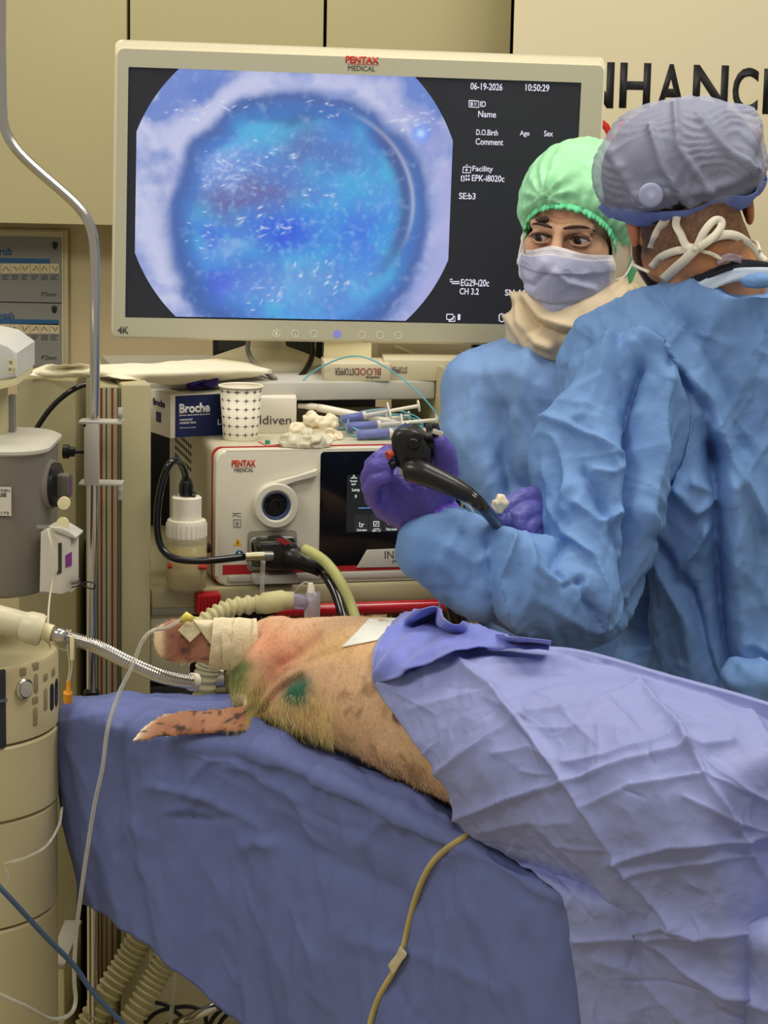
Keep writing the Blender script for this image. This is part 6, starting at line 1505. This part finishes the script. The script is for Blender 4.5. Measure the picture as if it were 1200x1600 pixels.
# gown
sleeve_pts = ([P(992, 622, 3.12), P(950, 725, 3.06), P(936, 830, 3.02), P(918, 930, 2.98), P(850, 924, 2.95), P(770, 894, 2.935), P(712, 864, 2.925), P(692, 852, 2.925)], [.084, .080, .077, .076, .066, .058, .049, .045])
def g2(mb):
    R = []
    for px, py, Y, rx, ry in ((1156, 452, 3.155, .092, .090), (1138, 474, 3.165, .120, .098), (1104, 515, 3.18, .165, .11), (1092, 570, 3.19, .19, .13), (1090, 640, 3.20, .195, .14), (1108, 750, 3.20, .185, .145), (1140, 880, 3.21, .168, .145), (1166, 1000, 3.21, .165, .15), (1180, 1100, 3.21, .185, .155), (1185, 1300, 3.22, .20, .16), (1190, 1560, 3.22, .22, .17)): R.append(wring(px, py, Y, rx, ry))
    mb.rings(R); mb.chain(*sleeve_pts, 24)
    mb.chain([P(1252, 612, 3.21), P(1285, 790, 3.28), P(1160, 850, 3.34), P(985, 825, 3.16), P(905, 800, 3.10)], [.085, .078, .07, .045, .032], 20)
FM = [([(1000, 580), (985, 640), (992, 720), (985, 790), (1000, 860), (1002, 930), (995, 1010)], -.034, 10), ([(1035, 600), (1025, 700), (1010, 800), (1050, 900), (1100, 1000), (1140, 1080)], .016, 17),
      ([(1115, 700), (1118, 800), (1122, 900), (1130, 1000), (1150, 1075)], -.032, 12), ([(1145, 760), (1150, 900), (1165, 1040)], .016, 20), ([(1080, 620), (1120, 680), (1180, 780), (1200, 820)], .012, 10), ([(1060, 590), (1100, 640), (1118, 720)], -.018, 10),
      ([(990, 560), (1000, 600), (990, 640)], .012, 12), ([(1000, 545), (1060, 570), (1110, 620), (1130, 690)], .012, 12), ([(1040, 480), (1100, 540), (1140, 620), (1160, 700)], -.008, 14), ([(1030, 840), (1080, 920), (1105, 1010), (1140, 1090)], -.022, 10),
      ([(865, 665), (900, 672), (940, 690), (985, 712)], .007, 6), ([(880, 690), (890, 760), (885, 800)], .008, 10), ([(910, 740), (945, 800), (975, 860), (990, 900)], -.010, 9), ([(905, 790), (940, 815), (975, 800)], .010, 10), ([(930, 735), (960, 740), (980, 725)], .006, 8),
      ([(895, 845), (930, 870), (950, 925), (945, 985)], 0.0099, 9), ([(878, 850), (862, 890), (880, 915), (905, 910)], -0.0099, 8), ([(815, 845), (830, 890), (870, 910), (905, 915)], 0.0074, 9), ([(790, 860), (775, 900), (800, 950), (830, 985)], 0.0099, 8), ([(760, 850), (762, 900), (775, 960)], -0.0099, 7),
      ([(905, 915), (915, 940), (945, 985)], -0.0087, 7), ([(700, 855), (740, 880), (770, 860)], 0.0037, 7), ([(690, 870), (720, 900), (745, 945)], 0.0037, 7), ([(720, 840), (735, 870), (740, 900)], -0.0037, 6), ([(945, 985), (975, 970), (990, 940)], 0.0062, 7), ([(830, 930), (880, 960), (950, 1000)], 0.0037, 9),
      ([(960, 550), (940, 610), (910, 660)], .006, 10), ([(975, 545), (965, 600), (975, 650)], -.008, 8), ([(1060, 760), (1090, 790), (1115, 780)], .012, 10), ([(1065, 880), (1090, 850), (1105, 820)], .012, 7), ([(1085, 750), (1110, 765)], .012, 10), ([(1170, 1000), (1200, 1020)], .006, 6)]
gown(g2, .0036, FM, [(6.5, 81, (1, 1, .5), .014), (14, 82, (1, 1, .6), .008), (34, 84, (1, 1, 1), .0016)], [(6, 85, (1, 1, .28), .022), (12, 86, (1, 1, .35), .010), (26, 87, (1, 1, .6), .0028)], 'gown', gown_m, surg, 8, (((860, 480, 1200, 1090), 55, 8, .0045, 6, 82, 28, (60, 190)), ((650, 480, 1200, 1090), 90, 9, .0026, 4, 60, 50, (25, 100))))
# neckline: dark shirt collar, pale binding and the tied tapes
def rib2(pts, wpx, name, m, lift, Yd=3.1, trees=None, n=24):
    A = spline(pts, n); out = []; last_ = None
    for a in A:
        p = cast(a[0], a[1], [bv_m], lift); p = p or P(a[0], a[1], last_ or Yd); last_ = p.y; out.append(p)
    D_ = np.array([list(v) for v in out])
    for _ in range(8): D_[1:-1] = (D_[:-2]+2*D_[1:-1]+D_[2:])/4
    return ribbon([Vector(v) for v in D_], wpx*3.1/F, name, m, surg, t=.002, seg=5)
rib2([(1034, 480), (1062, 455), (1100, 430), (1135, 416), (1165, 411), (1205, 418)], 14, 'shirt_collar', mat('shirt_navy', (34, 36, 46), .8), .006)
rib2([(1120, 408), (1140, 402), (1158, 406)], 12, 'collar_label', mat('collar_label', (150, 130, 140), .7), .005)
rib2([(1036, 490), (1070, 466), (1110, 443), (1150, 428), (1205, 428)], 20, 'gown_binding', mat('gown_binding', (190, 206, 226), .6), .016)
lump('neck_tie', '', '', gown_m, P(1186, 440, 3.06), (.022, .012, .009), .006, 40, 7, 40, parent=surg)
lump('waist_tie', '', '', gown_m, P(1180, 1075, 3.02), (.050, .03, .040), .014, 22, 9, 56, parent=surg)
MB().tube(pcurve([(1030, 1052, 3.05), (1080, 1072, 3.03), (1140, 1078, 3.02)], 12), .0045, 8).build('belt_tape', gown_m, surg, smooth=True)

# gloved hands
def hand(chains, name, m, parent, vox=.0018, it=3):
    mb = MB()
    for pts, rs in chains: mb.chain([P(*p) for p in pts], rs, 14)
    me = remesh(mb, vox, it, .5); co, nn = get(me); co += nn*(fbm(co, 90, 4, 3, (1, 1, 2))*.0006+crumple(co, 60, 6)*.0006)[:, None]; put(me, co)
    return link(me, name, m, parent)
hand([([(704, 846, 2.925), (678, 818, 2.93), (645, 785, 2.935), (618, 760, 2.935)], [.027, .031, .034, .030]), ([(690, 826, 2.93), (672, 790, 2.93), (660, 770, 2.935)], [.030, .034, .034]), ([(645, 800, 2.935), (610, 785, 2.93), (594, 768, 2.925)], [.030, .026, .022]),
      ([(618, 760, 2.935), (598, 738, 2.92), (596, 720, 2.90), (606, 708, 2.885), (622, 706, 2.88)], [.026, .0135, .0120, .0110, .0098]),
      ([(606, 766, 2.93), (585, 746, 2.915), (583, 728, 2.895), (594, 716, 2.878), (612, 716, 2.872)], [.024, .0135, .0122, .0112, .0100]),
      ([(600, 772, 2.925), (580, 762, 2.91), (577, 744, 2.89), (588, 728, 2.872), (606, 728, 2.868)], [.022, .0130, .0118, .0108, .0098]),
      ([(604, 786, 2.925), (584, 780, 2.905), (580, 764, 2.885), (588, 748, 2.870), (604, 744, 2.866)], [.020, .0118, .0106, .0096, .0088]),
      ([(672, 785, 2.93), (692, 760, 2.915), (697, 732, 2.90), (694, 706, 2.885), (684, 690, 2.875)], [.030, .021, .0165, .0150, .0122])], 'glove', glove_m, surg)
cuffm = mat('glove_cuff', (110, 84, 206), .3, sss=.1)
mb = MB(); R = []
a0, a1 = P(722, 850, 2.915), P(672, 812, 2.925)
mb.tube([a0.lerp(a1, t) for t in np.linspace(0, 1, 8)], [.030, .031, .033, .0345, .0360, .0385, .0385, .0365], 28); mb.build('glove_cuff', cuffm, surg, smooth=True)
hand([([(880, 800, 3.07), (850, 795, 3.05), (828, 800, 3.04)], [.030, .032, .026]), ([(845, 780, 3.04), (818, 776, 3.02), (795, 789, 3.0), (781, 801, 2.985)], [.020, .0125, .0115, .010]),
      ([(842, 800, 3.03), (822, 800, 3.0), (808, 810, 2.985), (812, 824, 2.98)], [.020, .0130, .0122, .0108]), ([(850, 815, 3.03), (832, 818, 3.0), (822, 828, 2.985), (826, 840, 2.985)], [.018, .0128, .0118, .0105]),
      ([(856, 830, 3.03), (842, 834, 3.005), (834, 844, 2.99), (840, 854, 2.99)], [.016, .0116, .0108, .0095]), ([(835, 812, 3.04), (812, 812, 3.01), (794, 818, 2.99), (784, 812, 2.98)], [.020, .014, .0125, .0105])], 'glove', glove_d, surg)

# ================================================================ endoscope
scope = thing('endoscope', 'black endoscope with its control head held in the purple glove and cord to the processor', 'endoscope', P(650, 740, 2.86))
fh = Fr(P(640, 705, 2.865), (1, -.12, 0), (0.05, 0, 1))
q = [fh.px(*v) for v in ((611, 684), (616, 673), (627, 667), (644, 667), (655, 675), (668, 688), (674, 702), (672, 720), (662, 732), (650, 738), (642, 748), (636, 752), (628, 742), (620, 728), (613, 706))]
ctrl = mat('scope_black', (26, 25, 24), .36, coat=.15)
MB().prism(fh, q, -.034, .010, .010, 4).build('control_head', ctrl, scope)
q = [fh.px(*v, .011) for v in ((621, 729), (629, 733), (637, 748), (634, 750), (628, 744))]; MB().prism(fh, q, .004, .0115, .001).build('silver_badge', steel, scope)
MB().lathe(fh.at(*fh.px(647, 693, .010), .008), [(.0075, 0), (.0075, .008), (.006, .010), (0, .0105)], 20).build('button', black_m, scope); MB().lathe(fh.at(*fh.px(653, 684, .010), .006), [(.006, 0), (.006, .008), (0, .009)], 18).build('button', black_m, scope)
for k, (x, y, r_) in enumerate(((674, 684, .016), (682, 678, .013))):
    fk_ = Fr(P(x, y, 2.875+.004*k), (.2, .3, -.9), (.1, 1, .2)); n_ = 6; prof = []
    mb = MB(); ring = [(r_*(1+.16*math.cos(6*t))*math.cos(t), r_*(1+.16*math.cos(6*t))*math.sin(t)) for t in np.linspace(0, 2*math.pi, 48, endpoint=False)]
    mb.prism(fk_, ring, -.004, .004, .001); mb.build('angulation_knob', black_m, scope)
MB().box(Fr(P(684, 676, 2.862), (1, -.2, -.3), (.2, 0, 1)), -.007, .007, -.003, .003, -.002, .002, .001).build('lever', mat('lever_grey', (190, 186, 170), .4), scope)
MB().tube([P(612, 708, 2.862), P(606, 712, 2.858)], .0055, 14).build('suction_valve', mat('valve_red', (178, 70, 44), .4), scope); MB().tube([P(616, 724, 2.862), P(610, 728, 2.858)], .0055, 14).build('air_valve', black_m, scope)
gp_ = pcurve([(636, 736, 2.855), (650, 736, 2.850), (672, 744, 2.845), (700, 757, 2.84), (722, 768, 2.838), (735, 775, 2.837)], 40)
MB().tube(gp_, [.0135+.0022*math.sin(math.pi*i/24) if i < 14 else .0152-.0052*(i-14)/25 for i in range(40)], 24).build('grip', ctrl, scope, smooth=True)
ip = pcurve([(733, 774, 2.837), (750, 788, 2.838), (768, 808, 2.875), (784, 832, 2.925), (796, 862, 2.97)], 40)
MB().tube(ip, [.0098-.0022*min(1, i/25) for i in range(40)], 20).build('insertion_tube', mat('tube_gloss', (12, 12, 13), .14, coat=.6), scope, smooth=True)
MB().tube(pcurve([(668, 880, 3.04), (690, 905, 3.03), (708, 940, 3.04), (720, 985, 3.06)], 24), .0125, 18).build('insertion_tube', ctrl, scope, smooth=True)
# connector in the processor and its cord
YK = fc.px(425, 862)[0]
def fq_(px, py, z): x, y = fc.px(px, py, z); return fc.p(x, y, z)
fpl = Fr(fc.p(*fc.px(424, 862, .02), .02), fc.ex, fc.ey)
q = [fpl.px(*v) for v in ((395, 848), (402, 841), (440, 839), (458, 846), (468, 858), (470, 882), (455, 886), (420, 884), (400, 878))]
MB().prism(fpl, q, -.016, .030, .007, 3).build('connector_body', ctrl, scope)
q = [fpl.px(*v, .031) for v in ((430, 842.5), (441, 841), (456, 849), (445, 852))]; MB().prism(fpl, q, .0295, .0312).build('red_mark', mat('mark_red', (150, 40, 44), .4), scope)
MB().tube([fq_(440, 866, .03), fq_(462, 872, .045), fq_(490, 884, .055), fq_(503, 893, .058)], [.019, .0175, .013, .0095], 20).build('strain_relief', ctrl, scope, smooth=True)
MB().tube([fq_(412, 845, .02), fq_(412, 838, .02)], [.006, .006], 14).build('port_cap', grey_m, scope)
MB().tube([fq_(500, 891, .058)]+pcurve([(512, 903, 3.375), (524, 925, 3.36), (534, 955, 3.34), (542, 990, 3.32), (550, 1040, 3.32)], 24), .0078, 16).build('universal_cord', mat('tube_gloss', (12, 12, 13), .14, coat=.6), scope, smooth=True)
MB().tube([fq_(410, 869, .055), fq_(424, 869, .05)], [.008, .008], 14).build('side_port', steel, scope)
MB().tube(pcurve([(411, 876, 3.39), (410, 900, 3.39), (409, 936, 3.39)], 8), .0036, 10).build('clear_drain', clear_m, scope, smooth=True)
st = MB().tube(pcurve([(476, 858, 3.40), (492, 866, 3.385), (512, 882, 3.375), (532, 910, 3.36), (548, 945, 3.35), (562, 990, 3.33), (572, 1040, 3.33)], 40), .0082, 16).build('suction_tube', mat('suction_yellow', (206, 208, 140), .25, trans=.3, ior=1.2), None, smooth=True)
tag(st, 'yellow green translucent suction tube curving down beside the black scope cord', 'tubing')
tag(lump('gauze_swab', '', '', gm, P(778, 789, 2.975), (.008, .006, .012), .006, 80, 5, 40), 'small cream gauze swab pinched at the scope tube by the right glove', 'gauze')
tag(MB().tube(pcurve([(700, 770, 2.90), (722, 782, 2.90), (738, 800, 2.905), (746, 825, 2.91)], 20), .0026, 10).build('biopsy_tube', mat('tube_pale_cyan', (176, 212, 220), .2, trans=.3, ior=1.2), None, smooth=True), 'pale cyan tube curving out of the purple glove beside the scope', 'tubing')
tag(MB().tube(pcurve([(697, 900, 3.06), (688, 925, 3.06), (687, 965, 3.06)], 20), .0013, 8).build('thin_line', cy, None, smooth=True), 'thin cyan line dropping behind the violet drape fold', 'tubing')
